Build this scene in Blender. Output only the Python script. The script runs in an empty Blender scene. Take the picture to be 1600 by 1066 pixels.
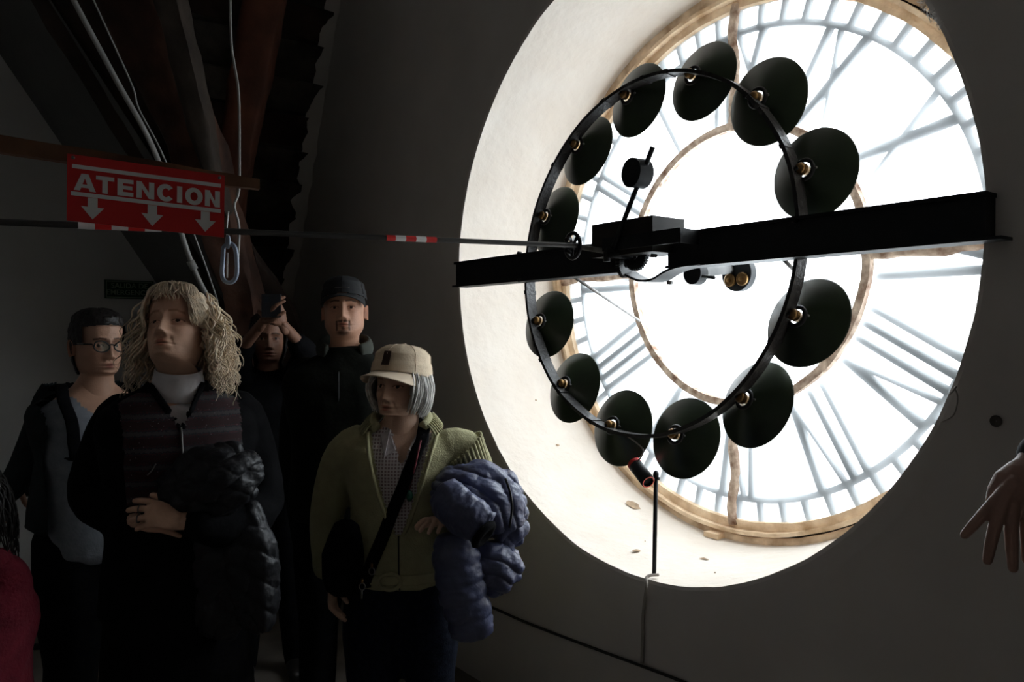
import bpy, bmesh, math, random
import numpy as np
from mathutils import Vector, Matrix, noise
random.seed(7); rng = np.random.default_rng(7)
PI = math.pi
sc = bpy.context.scene
col = sc.collection

# ------------------------------------------------------------------ camera
S = 1.15                                        # radius of the round opening in metres
CZ = 1.876                                      # height of its centre above the floor
FPX = 1220.27
YAW, PITCH, ROLL = 0.9232, -0.0104, -0.0022
CAM = Vector((1.7061*S, -1.7711*S, CZ - 0.2403*S))
_f = Vector((-math.sin(YAW)*math.cos(PITCH), math.cos(YAW)*math.cos(PITCH), math.sin(PITCH)))
_r = Vector((math.cos(YAW), math.sin(YAW), 0)); _u = _r.cross(_f)
RT = math.cos(ROLL)*_r + math.sin(ROLL)*_u
UP = -math.sin(ROLL)*_r + math.cos(ROLL)*_u
FW = _f
camd = bpy.data.cameras.new('camera'); cam = bpy.data.objects.new('camera', camd); col.objects.link(cam)
camd.sensor_width = 36; camd.lens = FPX/1600*36; camd.clip_start = .02
cam.matrix_world = Matrix(((RT.x, UP.x, -FW.x, CAM.x), (RT.y, UP.y, -FW.y, CAM.y), (RT.z, UP.z, -FW.z, CAM.z), (0, 0, 0, 1)))
sc.camera = cam

# ------------------------------------------------------------------ sky, exposure
SKY = 14.0
w = bpy.data.worlds.new('overcast_sky'); sc.world = w; w.use_nodes = True
nt = w.node_tree; nt.nodes.clear()
o_ = nt.nodes.new('ShaderNodeOutputWorld'); bg = nt.nodes.new('ShaderNodeBackground')
tc = nt.nodes.new('ShaderNodeTexCoord'); sp = nt.nodes.new('ShaderNodeSeparateXYZ')
cr = nt.nodes.new('ShaderNodeValToRGB')
cr.color_ramp.elements[0].position = .42; cr.color_ramp.elements[0].color = (.36, .37, .38, 1)
cr.color_ramp.elements[1].position = .56; cr.color_ramp.elements[1].color = (.93, .975, 1, 1)
ma = nt.nodes.new('ShaderNodeMath'); ma.operation = 'MULTIPLY_ADD'; ma.inputs[1].default_value = .5; ma.inputs[2].default_value = .5
nt.links.new(tc.outputs['Generated'], sp.inputs[0]); nt.links.new(sp.outputs['Z'], ma.inputs[0]); nt.links.new(ma.outputs[0], cr.inputs[0])
nt.links.new(cr.outputs[0], bg.inputs[0]); bg.inputs[1].default_value = SKY; nt.links.new(bg.outputs[0], o_.inputs[0])
pl = bpy.data.lights.new('dial_portal', 'AREA'); pl.shape = 'DISK'; pl.size = 2.1*S; pl.cycles.is_portal = True
po = bpy.data.objects.new('dial_portal', pl); col.objects.link(po); po.location = (0, .80, CZ); po.rotation_euler = (-PI/2, 0, 0)
sc.view_settings.view_transform = 'Standard'; sc.view_settings.look = 'None'
sc.view_settings.exposure = 0; sc.view_settings.gamma = 1; sc.view_settings.use_curve_mapping = False
sc.cycles.use_denoising = True; sc.cycles.max_bounces = 10; sc.cycles.diffuse_bounces = 8; sc.cycles.transparent_max_bounces = 12
sc.cycles.caustics_reflective = False; sc.cycles.caustics_refractive = False

# ------------------------------------------------------------------ helpers
def at(px, py, d):
    return CAM + d*(FW + RT*((px-800)/FPX) - UP*((py-533)/FPX))
def on(px, py, axis, val):
    d = FW + RT*((px-800)/FPX) - UP*((py-533)/FPX)
    return CAM + d*((val-CAM[axis])/d[axis])
def on_y(px, py, y): return on(px, py, 1, y)

MATS = {}
def mat(name, c, rough=.6, metal=0, var=.15, scale=8, bump=0, bscale=40, c2=None, spec=.4, kind='noise', attr=None):
    if name in MATS: return MATS[name]
    m = bpy.data.materials.new(name); m.use_nodes = True; N = m.node_tree.nodes; L = m.node_tree.links
    b = N['Principled BSDF']; b.inputs['Roughness'].default_value = rough; b.inputs['Metallic'].default_value = metal
    b.inputs['Specular IOR Level'].default_value = spec
    t = N.new('ShaderNodeTexCoord')
    nz = N.new('ShaderNodeTexNoise'); nz.inputs['Scale'].default_value = scale; nz.inputs['Detail'].default_value = 5
    L.new(t.outputs['Object'], nz.inputs['Vector'])
    rp = N.new('ShaderNodeValToRGB'); rp.color_ramp.elements[0].position = .3; rp.color_ramp.elements[1].position = .7
    c2 = c2 or tuple(x*(1-var*1.6) for x in c)
    rp.color_ramp.elements[0].color = (*c2, 1); rp.color_ramp.elements[1].color = (*[min(1, x*(1+var*.4)) for x in c], 1)
    L.new(nz.outputs['Fac'], rp.inputs[0]); outc = rp.outputs[0]
    if attr:
        at_ = N.new('ShaderNodeAttribute'); at_.attribute_name = attr
        mx = N.new('ShaderNodeMix'); mx.data_type = 'RGBA'; mx.blend_type = 'MULTIPLY'; mx.inputs[0].default_value = 1
        L.new(rp.outputs[0], mx.inputs[6]); L.new(at_.outputs['Color'], mx.inputs[7]); outc = mx.outputs[2]
    L.new(outc, b.inputs['Base Color'])
    if bump:
        if kind == 'wave':
            n2 = N.new('ShaderNodeTexWave'); n2.inputs['Scale'].default_value = bscale; n2.inputs['Distortion'].default_value = 1.5
            L.new(t.outputs['Object'], n2.inputs['Vector']); fo = n2.outputs['Fac']
        elif kind == 'voronoi':
            n2 = N.new('ShaderNodeTexVoronoi'); n2.inputs['Scale'].default_value = bscale; L.new(t.outputs['Object'], n2.inputs['Vector']); fo = n2.outputs['Distance']
        else:
            n2 = N.new('ShaderNodeTexNoise'); n2.inputs['Scale'].default_value = bscale; n2.inputs['Detail'].default_value = 6
            L.new(t.outputs['Object'], n2.inputs['Vector']); fo = n2.outputs['Fac']
        bp = N.new('ShaderNodeBump'); bp.inputs['Strength'].default_value = bump; bp.inputs['Distance'].default_value = .01
        L.new(fo, bp.inputs['Height']); L.new(bp.outputs[0], b.inputs['Normal'])
    MATS[name] = m
    return m

class MB:
    def __init__(s): s.v = []; s.f = []
    def add(s, v, f):
        o = len(s.v); s.v += [Vector(x) for x in v]; s.f += [tuple(i+o for i in q) for q in f]; return s
    def box(s, c, size, M=None, taper=1):
        hx, hy, hz = [x/2 for x in size]; c = Vector(c)
        vs = []
        for z in (-1, 1):
            t = taper if z > 0 else 1
            for x, y in ((-1, -1), (1, -1), (1, 1), (-1, 1)):
                q = Vector((x*hx*t, y*hy*t, z*hz)); vs.append(c + (M @ q if M else q))
        return s.add(vs, [(3, 2, 1, 0), (4, 5, 6, 7), (0, 1, 5, 4), (1, 2, 6, 5), (2, 3, 7, 6), (3, 0, 4, 7)])
    def bar(s, a, b, wd, th, side=None):
        a = Vector(a); b = Vector(b); d = (b-a); L = d.length; z = d.normalized()
        sd = Vector(side) if side is not None else (Vector((0, 1, 0)) if abs(z.y) < .9 else Vector((1, 0, 0)))
        y = (sd - z*sd.dot(z)).normalized(); x = y.cross(z)
        return s.box((a+b)/2, (wd, th, L), Matrix((x, y, z)).transposed())
    def tube(s, pts, r, n=10, cap=True, closed=False, sq=1.0, up=None):
        P = [Vector(p) for p in pts]; m = len(P)
        R = [r]*m if not hasattr(r, '__len__') else list(r)
        T = []
        for i in range(m):
            if closed: t = P[(i+1) % m]-P[i-1]
            else: t = P[min(i+1, m-1)]-P[max(i-1, 0)]
            T.append(t.normalized() if t.length > 1e-9 else Vector((0, 0, 1)))
        ref = Vector(up) if up is not None else (Vector((0, 0, 1)) if abs(T[0].z) < .9 else Vector((1, 0, 0)))
        nx = (ref - T[0]*ref.dot(T[0])).normalized(); vs = []; fs = []
        for i in range(m):
            nx = (nx - T[i]*nx.dot(T[i]))
            nx = nx.normalized() if nx.length > 1e-6 else T[i].orthogonal().normalized()
            ny = T[i].cross(nx)
            for k in range(n):
                a = 2*PI*k/n; vs.append(P[i] + nx*(math.cos(a)*R[i]) + ny*(math.sin(a)*R[i]*sq))
        for i in range(m if closed else m-1):
            j = (i+1) % m
            for k in range(n):
                l = (k+1) % n; fs.append((i*n+k, i*n+l, j*n+l, j*n+k))
        if cap and not closed:
            fs.append(tuple(range(n-1, -1, -1))); fs.append(tuple((m-1)*n+k for k in range(n)))
        return s.add(vs, fs)
    def rtube(s, pts, r, n=12, sq=1.0, up=None):
        P = [Vector(p) for p in pts]; R = [r]*len(P) if not hasattr(r, '__len__') else list(r)
        a = P[0]-P[1]; a.normalize(); b = P[-1]-P[-2]; b.normalize()
        P2 = [P[0]+a*R[0]*.9, P[0]+a*R[0]*.6] + P + [P[-1]+b*R[-1]*.6, P[-1]+b*R[-1]*.9]
        R2 = [R[0]*.35, R[0]*.78] + R + [R[-1]*.78, R[-1]*.35]
        return s.tube(P2, R2, n, sq=sq, up=up)
    def lathe(s, prof, o, axis, n=32, cap0=False, cap1=False, x=None):
        o = Vector(o); z = Vector(axis).normalized(); x = (Vector(x) if x else z.orthogonal()).normalized(); y = z.cross(x); vs = []; fs = []
        m = len(prof)
        for (r, h) in prof:
            for k in range(n):
                a = 2*PI*k/n; vs.append(o + z*h + x*(r*math.cos(a)) + y*(r*math.sin(a)))
        for i in range(m-1):
            for k in range(n):
                l = (k+1) % n; fs.append((i*n+k, i*n+l, (i+1)*n+l, (i+1)*n+k))
        if cap0: fs.append(tuple(range(n-1, -1, -1)))
        if cap1: fs.append(tuple((m-1)*n+k for k in range(n)))
        return s.add(vs, fs)
    def cyl(s, a, b, r, n=16):
        a = Vector(a); b = Vector(b); return s.lathe([(r, 0), (r, (b-a).length)], a, b-a, n, True, True)
    def ell(s, c, rad, M=None, n=16, m=10):
        c = Vector(c); vs = []; fs = []
        for i in range(m+1):
            t = PI*i/m
            for k in range(n):
                a = 2*PI*k/n; q = Vector((rad[0]*math.sin(t)*math.cos(a), rad[1]*math.sin(t)*math.sin(a), rad[2]*math.cos(t)))
                vs.append(c + (M @ q if M else q))
        for i in range(m):
            for k in range(n):
                l = (k+1) % n; fs.append((i*n+l, i*n+k, (i+1)*n+k, (i+1)*n+l))
        return s.add(vs, fs)
    def mesh(s, name):
        me = bpy.data.meshes.new(name); me.from_pydata([tuple(v) for v in s.v], [], s.f); me.update(); return me
    def build(s, name, m, parent=None, smooth=True, origin=None, auto=None):
        return link(name, s.mesh(name), m, parent, smooth, origin, auto)

def link(name, me, m, parent=None, smooth=True, origin=None, auto=40):
    ob = bpy.data.objects.new(name, me); col.objects.link(ob)
    if m is not None and len(me.materials) == 0: me.materials.append(m)
    if origin is not None:
        me.transform(Matrix.Translation(-Vector(origin))); ob.location = origin
    if smooth:
        me.polygons.foreach_set('use_smooth', [True]*len(me.polygons))
        if auto:
            try: me.set_sharp_from_angle(angle=math.radians(auto))
            except Exception: pass
    if parent is not None:
        ob.parent = parent
        bpy.context.view_layer.update()
        ob.matrix_parent_inverse = parent.matrix_world.inverted()
    return ob
def tag(o, label=None, cat=None, group=None, kind=None):
    if label: o['label'] = label
    if cat: o['category'] = cat
    if group: o['group'] = group
    if kind: o['kind'] = kind
    return o
def empty(name, loc, label, cat, group=None):
    o = bpy.data.objects.new(name, None); col.objects.link(o); o.location = loc; o.empty_display_size = .05
    bpy.context.view_layer.update()
    return tag(o, label, cat, group)
def struct(o): o['kind'] = 'structure'; return o
def remesh(me, voxel, smooth=3, sf=.5):
    ob = bpy.data.objects.new('tmp', me); col.objects.link(ob)
    md = ob.modifiers.new('r', 'REMESH'); md.mode = 'VOXEL'; md.voxel_size = voxel
    if smooth:
        m2 = ob.modifiers.new('s', 'SMOOTH'); m2.iterations = smooth; m2.factor = sf
    dg = bpy.context.evaluated_depsgraph_get(); dg.update()
    out = bpy.data.meshes.new_from_object(ob.evaluated_get(dg)); bpy.data.objects.remove(ob); return out
def wrinkle(me, amp, scale, stretch=(1, 1, 1), seed=0, detail=3):
    n = len(me.vertices); co = np.empty(n*3); me.vertices.foreach_get('co', co); co = co.reshape(-1, 3)
    no = np.empty(n*3); me.vertex_normals.foreach_get('vector', no); no = no.reshape(-1, 3)
    off = Vector((seed*3.1, seed*1.7, seed*5.3)); st = Vector(stretch)
    d = np.array([noise.fractal(Vector((c[0]*st[0], c[1]*st[1], c[2]*st[2]))*scale+off, 1.0, 2.0, detail) for c in co])
    co += no*(d*amp)[:, None]; me.vertices.foreach_set('co', co.ravel()); me.update(); return me
def smoothpath(pts, n):
    """Catmull-Rom through points"""
    P = [Vector(p) for p in pts]; P = [P[0]*2-P[1]] + P + [P[-1]*2-P[-2]]; out = []
    m = len(P)-3
    for i in range(n+1):
        t = i/n*m; k = min(int(t), m-1); u = t-k; a, b, c, d = P[k:k+4]
        out.append(.5*((2*b) + (c-a)*u + (2*a-5*b+4*c-d)*u*u + (3*b-a-3*c+d)*u**3))
    return out

# ------------------------------------------------------------------ materials
M_plaster = mat('plaster_grey', (.64, .60, .565), .85, var=.06, scale=3, bump=.25, bscale=14)
M_reveal = mat('plaster_white', (.70, .635, .565), .85, var=.05, scale=5, bump=.45, bscale=22, c2=(.68, .60, .52))
M_leftplaster = mat('plaster_left', (.56, .55, .53), .9, var=.08, scale=2, bump=.2, bscale=10)
M_dark = mat('room_plaster', (.70, .67, .64), .9, var=.2, scale=2)
M_floor = mat('dark_boards', (.22, .19, .16), .8, var=.3, scale=3)
M_wood = mat('old_timber', (.075, .030, .016), .8, var=.5, scale=6, bump=.6, bscale=18)
M_wood2 = mat('dark_timber', (.045, .026, .018), .85, var=.5, scale=5, bump=.7, bscale=14)
M_woodp = mat('pale_timber', (.045, .031, .022), .85, var=.4, scale=6, bump=.6, bscale=14)
M_tile = mat('roof_boards', (.075, .062, .052), .9, var=.5, scale=7, bump=.7, bscale=20)
M_black = mat('black_paint', (.012, .013, .015), .55, var=.2, scale=20, bump=.1, bscale=40, spec=.2)
M_blackm = mat('black_iron', (.02, .02, .022), .5, metal=.2, var=.2, scale=20, spec=.25)
M_tape = mat('black_tape', (.022, .02, .02), .5, var=.3, scale=30, bump=.5, bscale=60)
M_enamel = mat('green_enamel', (.022, .034, .016), .34, var=.25, scale=9, c2=(.013, .020, .010), spec=.35)
M_enamelw = mat('white_enamel', (.75, .75, .72), .3, var=.05)
M_brass = mat('old_brass', (.27, .155, .06), .35, metal=.9, var=.4, scale=40)
M_steel = mat('worn_steel', (.20, .19, .18), .5, metal=.5, var=.3, scale=30)
M_frame = mat('flaking_cream', (.92, .74, .54), .8, var=.2, scale=12, bump=.8, bscale=30, c2=(.58, .39, .23))
M_frame2 = mat('flaking_brown', (.82, .64, .45), .85, var=.3, scale=11, bump=.9, bscale=26, c2=(.34, .21, .12))
M_rust = mat('flaking_rust', (.62, .50, .40), .85, var=.4, scale=22, bump=.9, bscale=35, c2=(.17, .085, .05))
M_numeral = mat('numeral_paint', (.10, .105, .11), .7, var=.1, scale=20)
M_red = mat('sign_red', (.62, .02, .018), .5, var=.04)
M_white = mat('white_paint', (.72, .72, .72), .6, var=.05)
M_pipe = mat('grey_pvc', (.30, .295, .28), .5, var=.1)
M_cable = mat('old_cable', (.40, .36, .32), .7, var=.2)
M_hook = mat('blue_grey_plastic', (.30, .36, .46), .35, var=.2, scale=30)

# opal glass: half clear, half milky
def glass():
    m = bpy.data.materials.new('opal_glass'); m.use_nodes = True; N = m.node_tree.nodes; L = m.node_tree.links; N.clear()
    o = N.new('ShaderNodeOutputMaterial'); mx = N.new('ShaderNodeMixShader'); tr = N.new('ShaderNodeBsdfTransparent'); tl = N.new('ShaderNodeBsdfTranslucent')
    tr.inputs[0].default_value = (.97, .985, 1, 1); tl.inputs[0].default_value = (.86, .93, .97, 1)
    nz = N.new('ShaderNodeTexNoise'); nz.inputs['Scale'].default_value = 2.5; t = N.new('ShaderNodeTexCoord'); L.new(t.outputs['Object'], nz.inputs['Vector'])
    mr = N.new('ShaderNodeMapRange'); mr.inputs[3].default_value = .60; mr.inputs[4].default_value = .70; L.new(nz.outputs['Fac'], mr.inputs[0]); L.new(mr.outputs[0], mx.inputs[0])
    L.new(tr.outputs[0], mx.inputs[1]); L.new(tl.outputs[0], mx.inputs[2]); L.new(mx.outputs[0], o.inputs[0]); return m
M_glass = glass()

# ================================================================== THE ROOM
C0 = Vector((0, 0, CZ))
NA = 288
def edge_r(a):                                   # chipped plaster edge of the opening
    d = .006*noise.fractal(Vector((math.cos(a)*3, math.sin(a)*3, 1)), 1, 2, 4)
    ch = noise.noise(Vector((math.cos(a)*9, math.sin(a)*9, 5)))
    return S + d + (.012*max(0, ch-.35))
def wall_front():
    mb = MB(); XL, XR, ZB, ZT = -4.2, 3.4, 0, 4.4
    vs = []
    rings = [0, .012, .06, .16]
    for k in range(NA):
        a = 2*PI*k/NA
        for q in rings:
            r = edge_r(a)+q; vs.append((r*math.cos(a), -.004*(q > .02)+(.004 if q == 0 else 0), CZ+r*math.sin(a)))
        c, s_ = math.cos(a), math.sin(a)
        t = min([x for x in ((XR/c if c > 1e-6 else 9e9), (XL/c if c < -1e-6 else 9e9), ((ZT-CZ)/s_ if s_ > 1e-6 else 9e9), ((ZB-CZ)/s_ if s_ < -1e-6 else 9e9))])
        vs.append((t*c, -.004, CZ+t*s_))
    m = len(rings)+1; fs = []
    for k in range(NA):
        l = (k+1) % NA
        for i in range(m-1): fs.append((k*m+i, k*m+i+1, l*m+i+1, l*m+i))
    for (cx, cz) in ((XL, ZB), (XR, ZB), (XR, ZT), (XL, ZT)):
        a = math.atan2(cz-CZ, cx) % (2*PI); k = int(a/(2*PI)*NA); l = (k+1) % NA
        vs.append((cx, -.004, cz)); fs.append((k*m+m-1, len(vs)-1, l*m+m-1))
    mb.add(vs, fs)
    o = mb.build('wall_front', M_plaster, smooth=False); return struct(o)
WALL = wall_front()
# reveal: the plastered barrel of the opening
mb = MB(); vs = []; fs = []; NY = 26; DG = .5756
for j in range(NY+1):
    u = j/NY
    for k in range(NA):
        a = 2*PI*k/NA; r = edge_r(a)*(1-u)**6 + (S*(1-.045*u))*(1-(1-u)**6)
        p = Vector((math.cos(a)*2.2, math.sin(a)*2.2, u*1.4)); r += .007*noise.fractal(p, 1, 2, 4)*min(1, u*6)
        vs.append((r*math.cos(a), .004+u*(DG+.06), CZ+r*math.sin(a)))
for j in range(NY):
    for k in range(NA):
        l = (k+1) % NA; fs.append((j*NA+k, j*NA+l, (j+1)*NA+l, (j+1)*NA+k))
mb.add(vs, fs); rv = mb.build('reveal', M_reveal, WALL, auto=None)
rv['label'] = 'white plastered barrel of the round opening'
# chips on the barrel and rim, dark disc for a shaded hole in the wall, crack
M_chip = mat('bare_plaster', (.50, .36, .24), .95, var=.3, scale=30, bump=.8, bscale=60)
def chip_on_reveal(px, py, w_, h_):
    # patch of bare render where the white coat came off
    d = FW + RT*((px-800)/FPX) - UP*((py-533)/FPX); lo, hi = .5, 6
    for _ in range(60):
        t = (lo+hi)/2; q = CAM+d*t
        (lo, hi) = (t, hi) if (q.y < 0 or math.hypot(q.x, q.z-CZ) < S*(1-.045*q.y/.63)-.004) else (lo, t)
    q = CAM+d*lo; a = math.atan2(q.z-CZ, q.x); n = Vector((-math.cos(a), 0, -math.sin(a))); tt = Vector((-math.sin(a), 0, math.cos(a)))
    vs = [q+n*.002]; m = 18
    for k in range(m):
        b = 2*PI*k/m; rr = 1+.35*noise.noise(Vector((math.cos(b)*2, math.sin(b)*2, px*.1)))
        vs.append(q + n*(-.003) + tt*(w_*rr*math.cos(b)) + Vector((0, 1, 0))*(h_*rr*math.sin(b)))
    MB().add(vs, [(0, 1+k, 1+(k+1) % m) for k in range(m)]).build('chip', M_chip, WALL)
for c in ((990, 788, .035, .03), (995, 859, .012, .018), (1100, 872, .022, .006), (1117, 894, .004, .004), (1008, 845, .003, .003), (838, 625, .005, .006), (872, 695, .006, .01)): chip_on_reveal(*c)
q = on_y(1557, 658, -.005); hb = MB(); hb.lathe([(.014, -.003), (.013, -.0045), (.007, -.0035), (.0005, -.002)], q, (0, 1, 0), 18); hb.build('hole_shade_disc', mat('hole_shade', (.10, .09, .085), .95, spec=.1), WALL)  # dark disc on the uncut wall paints the shade inside a hole
# fraying string and plaster lip at the right-hand rim
sb = MB()
pts = [on_y(*p, -.012) for p in ((1491, 606), (1496, 618), (1495, 634), (1490, 648), (1481, 655), (1472, 659))]
sb.tube(smoothpath(pts, 14), .002, 5); sb.tube(smoothpath([on_y(1483, 617, -.01), on_y(1490, 610, -.015), on_y(1494, 604, -.01)], 6), .0025, 5)
sb.build('frayed_string', M_cable, WALL)
fl = MB()                                        # fuzzy cobweb hairs on the upper rim
for i in range(70):
    t = random.random(); b = on_y(1434+t*32+random.uniform(-2, 6), 2+t*45, -.006)
    fl.tube([b, b+Vector((random.uniform(-.002, .010), random.uniform(-.01, 0), random.uniform(-.006, .006))), b+Vector((random.uniform(-.003, .018), random.uniform(-.01, 0), random.uniform(-.010, .010)))], .0006, 3)
tag(fl.build('cobweb', mat('cobweb', (.62, .60, .58), .95, spec=.05), WALL), kind='stuff')

# left wall, sloping ceilings, floor, far sides of the room
XW = -3.4
def plane(name, pts, m, parent=None): return MB().add(pts, [tuple(range(len(pts)))]).build(name, m, parent, smooth=False)
cA = on(0, 85, 0, XW); cB = on(270, 480, 0, XW)
sl = (cB.y-cA.y)/(cB.z-cA.z)
def crease_y(z): return cA.y + sl*(z-cA.z)
struct(plane('wall_left', [(XW, 0, 0), (XW, -4.6, 0), (XW, -4.6, 4.4), (XW, 0, 4.4)], M_leftplaster))
zb, zt = .9, 4.3
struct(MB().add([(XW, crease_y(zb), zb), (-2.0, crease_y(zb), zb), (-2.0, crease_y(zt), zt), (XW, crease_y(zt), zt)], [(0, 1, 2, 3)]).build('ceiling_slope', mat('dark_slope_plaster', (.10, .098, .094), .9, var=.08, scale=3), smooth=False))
struct(plane('floor', [(-4.2, .0, 0), (3.4, .0, 0), (3.4, -4.6, 0), (-4.2, -4.6, 0)], M_floor))
struct(plane('wall_back', [(-4.2, -4.6, 0), (3.4, -4.6, 0), (3.4, -4.6, 4.4), (-4.2, -4.6, 4.4)], M_dark))
struct(plane('wall_right', [(3.4, 0, 0), (3.4, 0, 4.4), (3.4, -4.6, 4.4), (3.4, -4.6, 0)], M_dark))
struct(plane('ceiling', [(-4.2, 0, 4.4), (3.4, 0, 4.4), (3.4, -4.6, 4.4), (-4.2, -4.6, 4.4)], M_dark))
# boarded roof slope that meets the clock wall: courses run out from the wall
rA = on_y(530, 0, 0); rB = on_y(440, 560, 0)
rt = Vector((rA.x-rB.x, 0, rA.z-rB.z)).normalized(); rn = Vector((rt.z, 0, -rt.x))
def roof_len(s0): return -crease_y((rB+rt*s0).z)-.02
roof = struct(plane('ceiling_boards_back', [tuple(rB+rt*.05-rn*.05), tuple(rB+rt*3.2-rn*.05), tuple(rB+rt*3.2-rn*.05+Vector((0, -roof_len(3.2), 0))), tuple(rB+rt*.05-rn*.05+Vector((0, -roof_len(.05), 0)))], M_tile))
roof['label'] = 'dark boarded underside of the roof slope'
for i in range(18):
    s0 = -1.1+i*.215+random.uniform(-.01, .01); tl = random.uniform(.012, .03)
    a = rB+rt*(s0+.1)+rn*(-.02+random.uniform(-.008, .008))
    x = rt; y = Vector((0, 1, 0)); z = x.cross(y)
    Mx = Matrix((x, y, z)).transposed() @ Matrix.Rotation(random.uniform(.08, .16), 3, 'Y') @ Matrix.Rotation(random.uniform(-.012, .012), 3, 'Z')
    ln = roof_len(s0+.0)-.10
    if ln < .1: continue
    b = MB().box(a+Vector((0, -ln/2, 0)), (.20+random.uniform(-.015, .01), ln, .022), Mx)
    b.build('board', M_tile if i % 3 else M_wood2, roof, smooth=False)
# ragged mortar where the boards meet the wall
vs = []; fs = []; n_ = 90
for i in range(n_):
    s0 = -.6+i/n_*3.4; c = rB+rt*s0; wd = .03+.05*abs(noise.fractal(Vector((s0*5, 1, 2)), 1, 2, 4)); wd2 = .03+.045*noise.noise(Vector((s0*11, 4, 2)))
    vs += [c+rn*wd+Vector((0, -.008, 0)), c+rn*.01+Vector((0, -.03-.03*noise.noise(Vector((s0*14, 3, 3))), 0)), c-rn*.01+Vector((0, -.05-wd2, 0))]
for i in range(n_-1):
    for j in range(2): fs.append((i*3+j, i*3+j+1, i*3+j+4, i*3+j+3))
MB().add(vs, fs).build('mortar_edge', M_plaster, roof)

# timbers of the roof
def timber(name, pts, thick, m, label, cat='timber', rough=.02, seed=0):
    """pts: (px, py, width px, depth); a hewn baulk with its face towards the room"""
    mb = MB(); P = []
    for (px, py, wpx, d) in pts: P.append((at(px, py, d), wpx*d/FPX))
    n = 26; C = smoothpath([p[0] for p in P], n); W = np.interp(np.linspace(0, len(P)-1, n+1), range(len(P)), [p[1] for p in P])
    t = (C[-1]-C[0]).normalized(); side = (RT - t*RT.dot(t)).normalized(); dep = side.cross(t); 
    if dep.dot(FW) < 0: dep = -dep
    vs = []; fs = []; k = 12
    sh = [(-.5, .1), (-.42, 0), (-.15, -.02), (.15, -.02), (.42, 0), (.5, .1), (.5, .5), (.5, .9), (.4, 1), (-.4, 1), (-.5, .9), (-.5, .5)]
    for i in range(n+1):
        for (x, y) in sh:
            q = C[i]+side*(W[i]*x)+dep*(thick*y)
            q += (side*noise.fractal(q*5+Vector((seed, x*3, y*3)), 1, 2, 3) + dep*noise.fractal(q*5+Vector((x, seed+7, y)), 1, 2, 3))*rough
            vs.append(q)
    for i in range(n):
        for j in range(k): l = (j+1) % k; fs.append((i*k+j, i*k+l, (i+1)*k+l, (i+1)*k+j))
    fs += [tuple(range(k)), tuple(n*k+j for j in range(k))]
    mb.add(vs, fs); o = mb.build(name, m, auto=50, origin=C[-1]); return tag(o, label, cat, 'roof timbers in the dark corner')
timber('roof_plank', [(20, -140, 130, 3.3), (112, 0, 120, 3.45), (226, 200, 100, 3.7), (345, 400, 90, 4.05), (400, 520, 130, 4.3), (430, 700, 160, 4.5)], .08, M_wood2, 'dark sloping plank under the grey conduit behind the red sign', seed=1)
timber('roof_rafter', [(105, -140, 120, 3.1), (190, 0, 100, 3.25), (262, 150, 80, 3.4), (318, 300, 60, 3.6), (372, 480, 50, 3.9), (410, 640, 45, 4.1)], .2, M_wood, 'thick rough hewn reddish rafter above the red sign', seed=2, rough=.035)
timber('roof_strut', [(225, -140, 50, 3.0), (258, 0, 42, 3.12), (292, 130, 36, 3.25), (318, 240, 26, 3.4), (345, 340, 20, 3.55)], .1, M_woodp, 'paler crooked strut alongside the thick rafter', seed=3, rough=.012)
timber('roof_post', [(432, -140, 62, 3.7), (408, 0, 60, 3.85), (385, 130, 56, 4.0), (362, 260, 50, 4.15), (350, 345, 46, 4.25)], .12, mat('red_timber', (.12, .036, .017), .8, var=.4, scale=5, bump=.5, bscale=14), 'reddish straight rafter beside the hanging cable', seed=4, rough=.012)

def pipe(name, pts, r, m, label, cat, n=8, group=None, parent=None, steps=40):
    P = smoothpath(pts, steps); o = MB().tube(P, r, n).build(name, m, parent, origin=P[-1] if parent is None else None)
    return tag(o, label, cat, group) if parent is None else o
cd = pipe('conduit', [at(60, -110, 3.0), at(115, 0, 3.05), at(180, 122, 3.12), at(245, 245, 3.2), at(300, 413, 3.35), at(345, 500, 3.5)], .011, M_pipe, 'grey plastic conduit running down the sloping timbers', 'pipe')
MB().cyl(at(297, 408, 3.34), at(304, 421, 3.355), .016, 12).build('coupling', M_pipe, cd)
pipe('thin_cable', [at(102, -100, 2.95), at(146, 0, 3.0), at(205, 130, 3.08), at(217, 170, 3.1), at(257, 248, 3.15), at(312, 390, 3.3), at(340, 470, 3.4)], .0035, M_pipe, 'thin pale cable beside the grey conduit', 'cable', 6)
pipe('hanging_cable', [at(358, -80, 2.6), at(361, 60, 2.6), at(366, 100, 2.6), at(373, 150, 2.6), at(374, 250, 2.6), at(373, 300, 2.6), at(366, 322, 2.58), at(373, 352, 2.6), at(372, 400, 2.6), at(367, 440, 2.6)], .0042, M_pipe, 'thin grey cable hanging beside the end of the red sign', 'cable', 6)
# snap hook on its cord
hk = empty('snap_hook', at(357, 443, 2.35), 'blue grey snap hook hanging on a cord under the red sign', 'hook')
MB().tube(smoothpath([at(357, 330, 2.35), at(355, 350, 2.35), at(354, 378, 2.35)], 8), .002, 5).build('cord', M_white, hk)
loop = [at(358+dx, 412+dy, 2.35) for dx, dy in ((-9, -25), (0, -32), (9, -25), (12, -5), (12, 15), (8, 26), (0, 30), (-8, 26), (-11, 15), (-10, -5))]
MB().tube(smoothpath(loop+[loop[0]], 40)[:-1], .0065, 8, closed=True).build('loop', M_hook, hk)
MB().tube([at(356, 395, 2.345), at(355, 415, 2.345), at(355, 434, 2.345)], .0025, 6).build('gate', M_white, hk)
MB().ell(at(356, 378, 2.35), (.016, .008, .022)).build('swivel', M_hook, hk)

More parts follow.
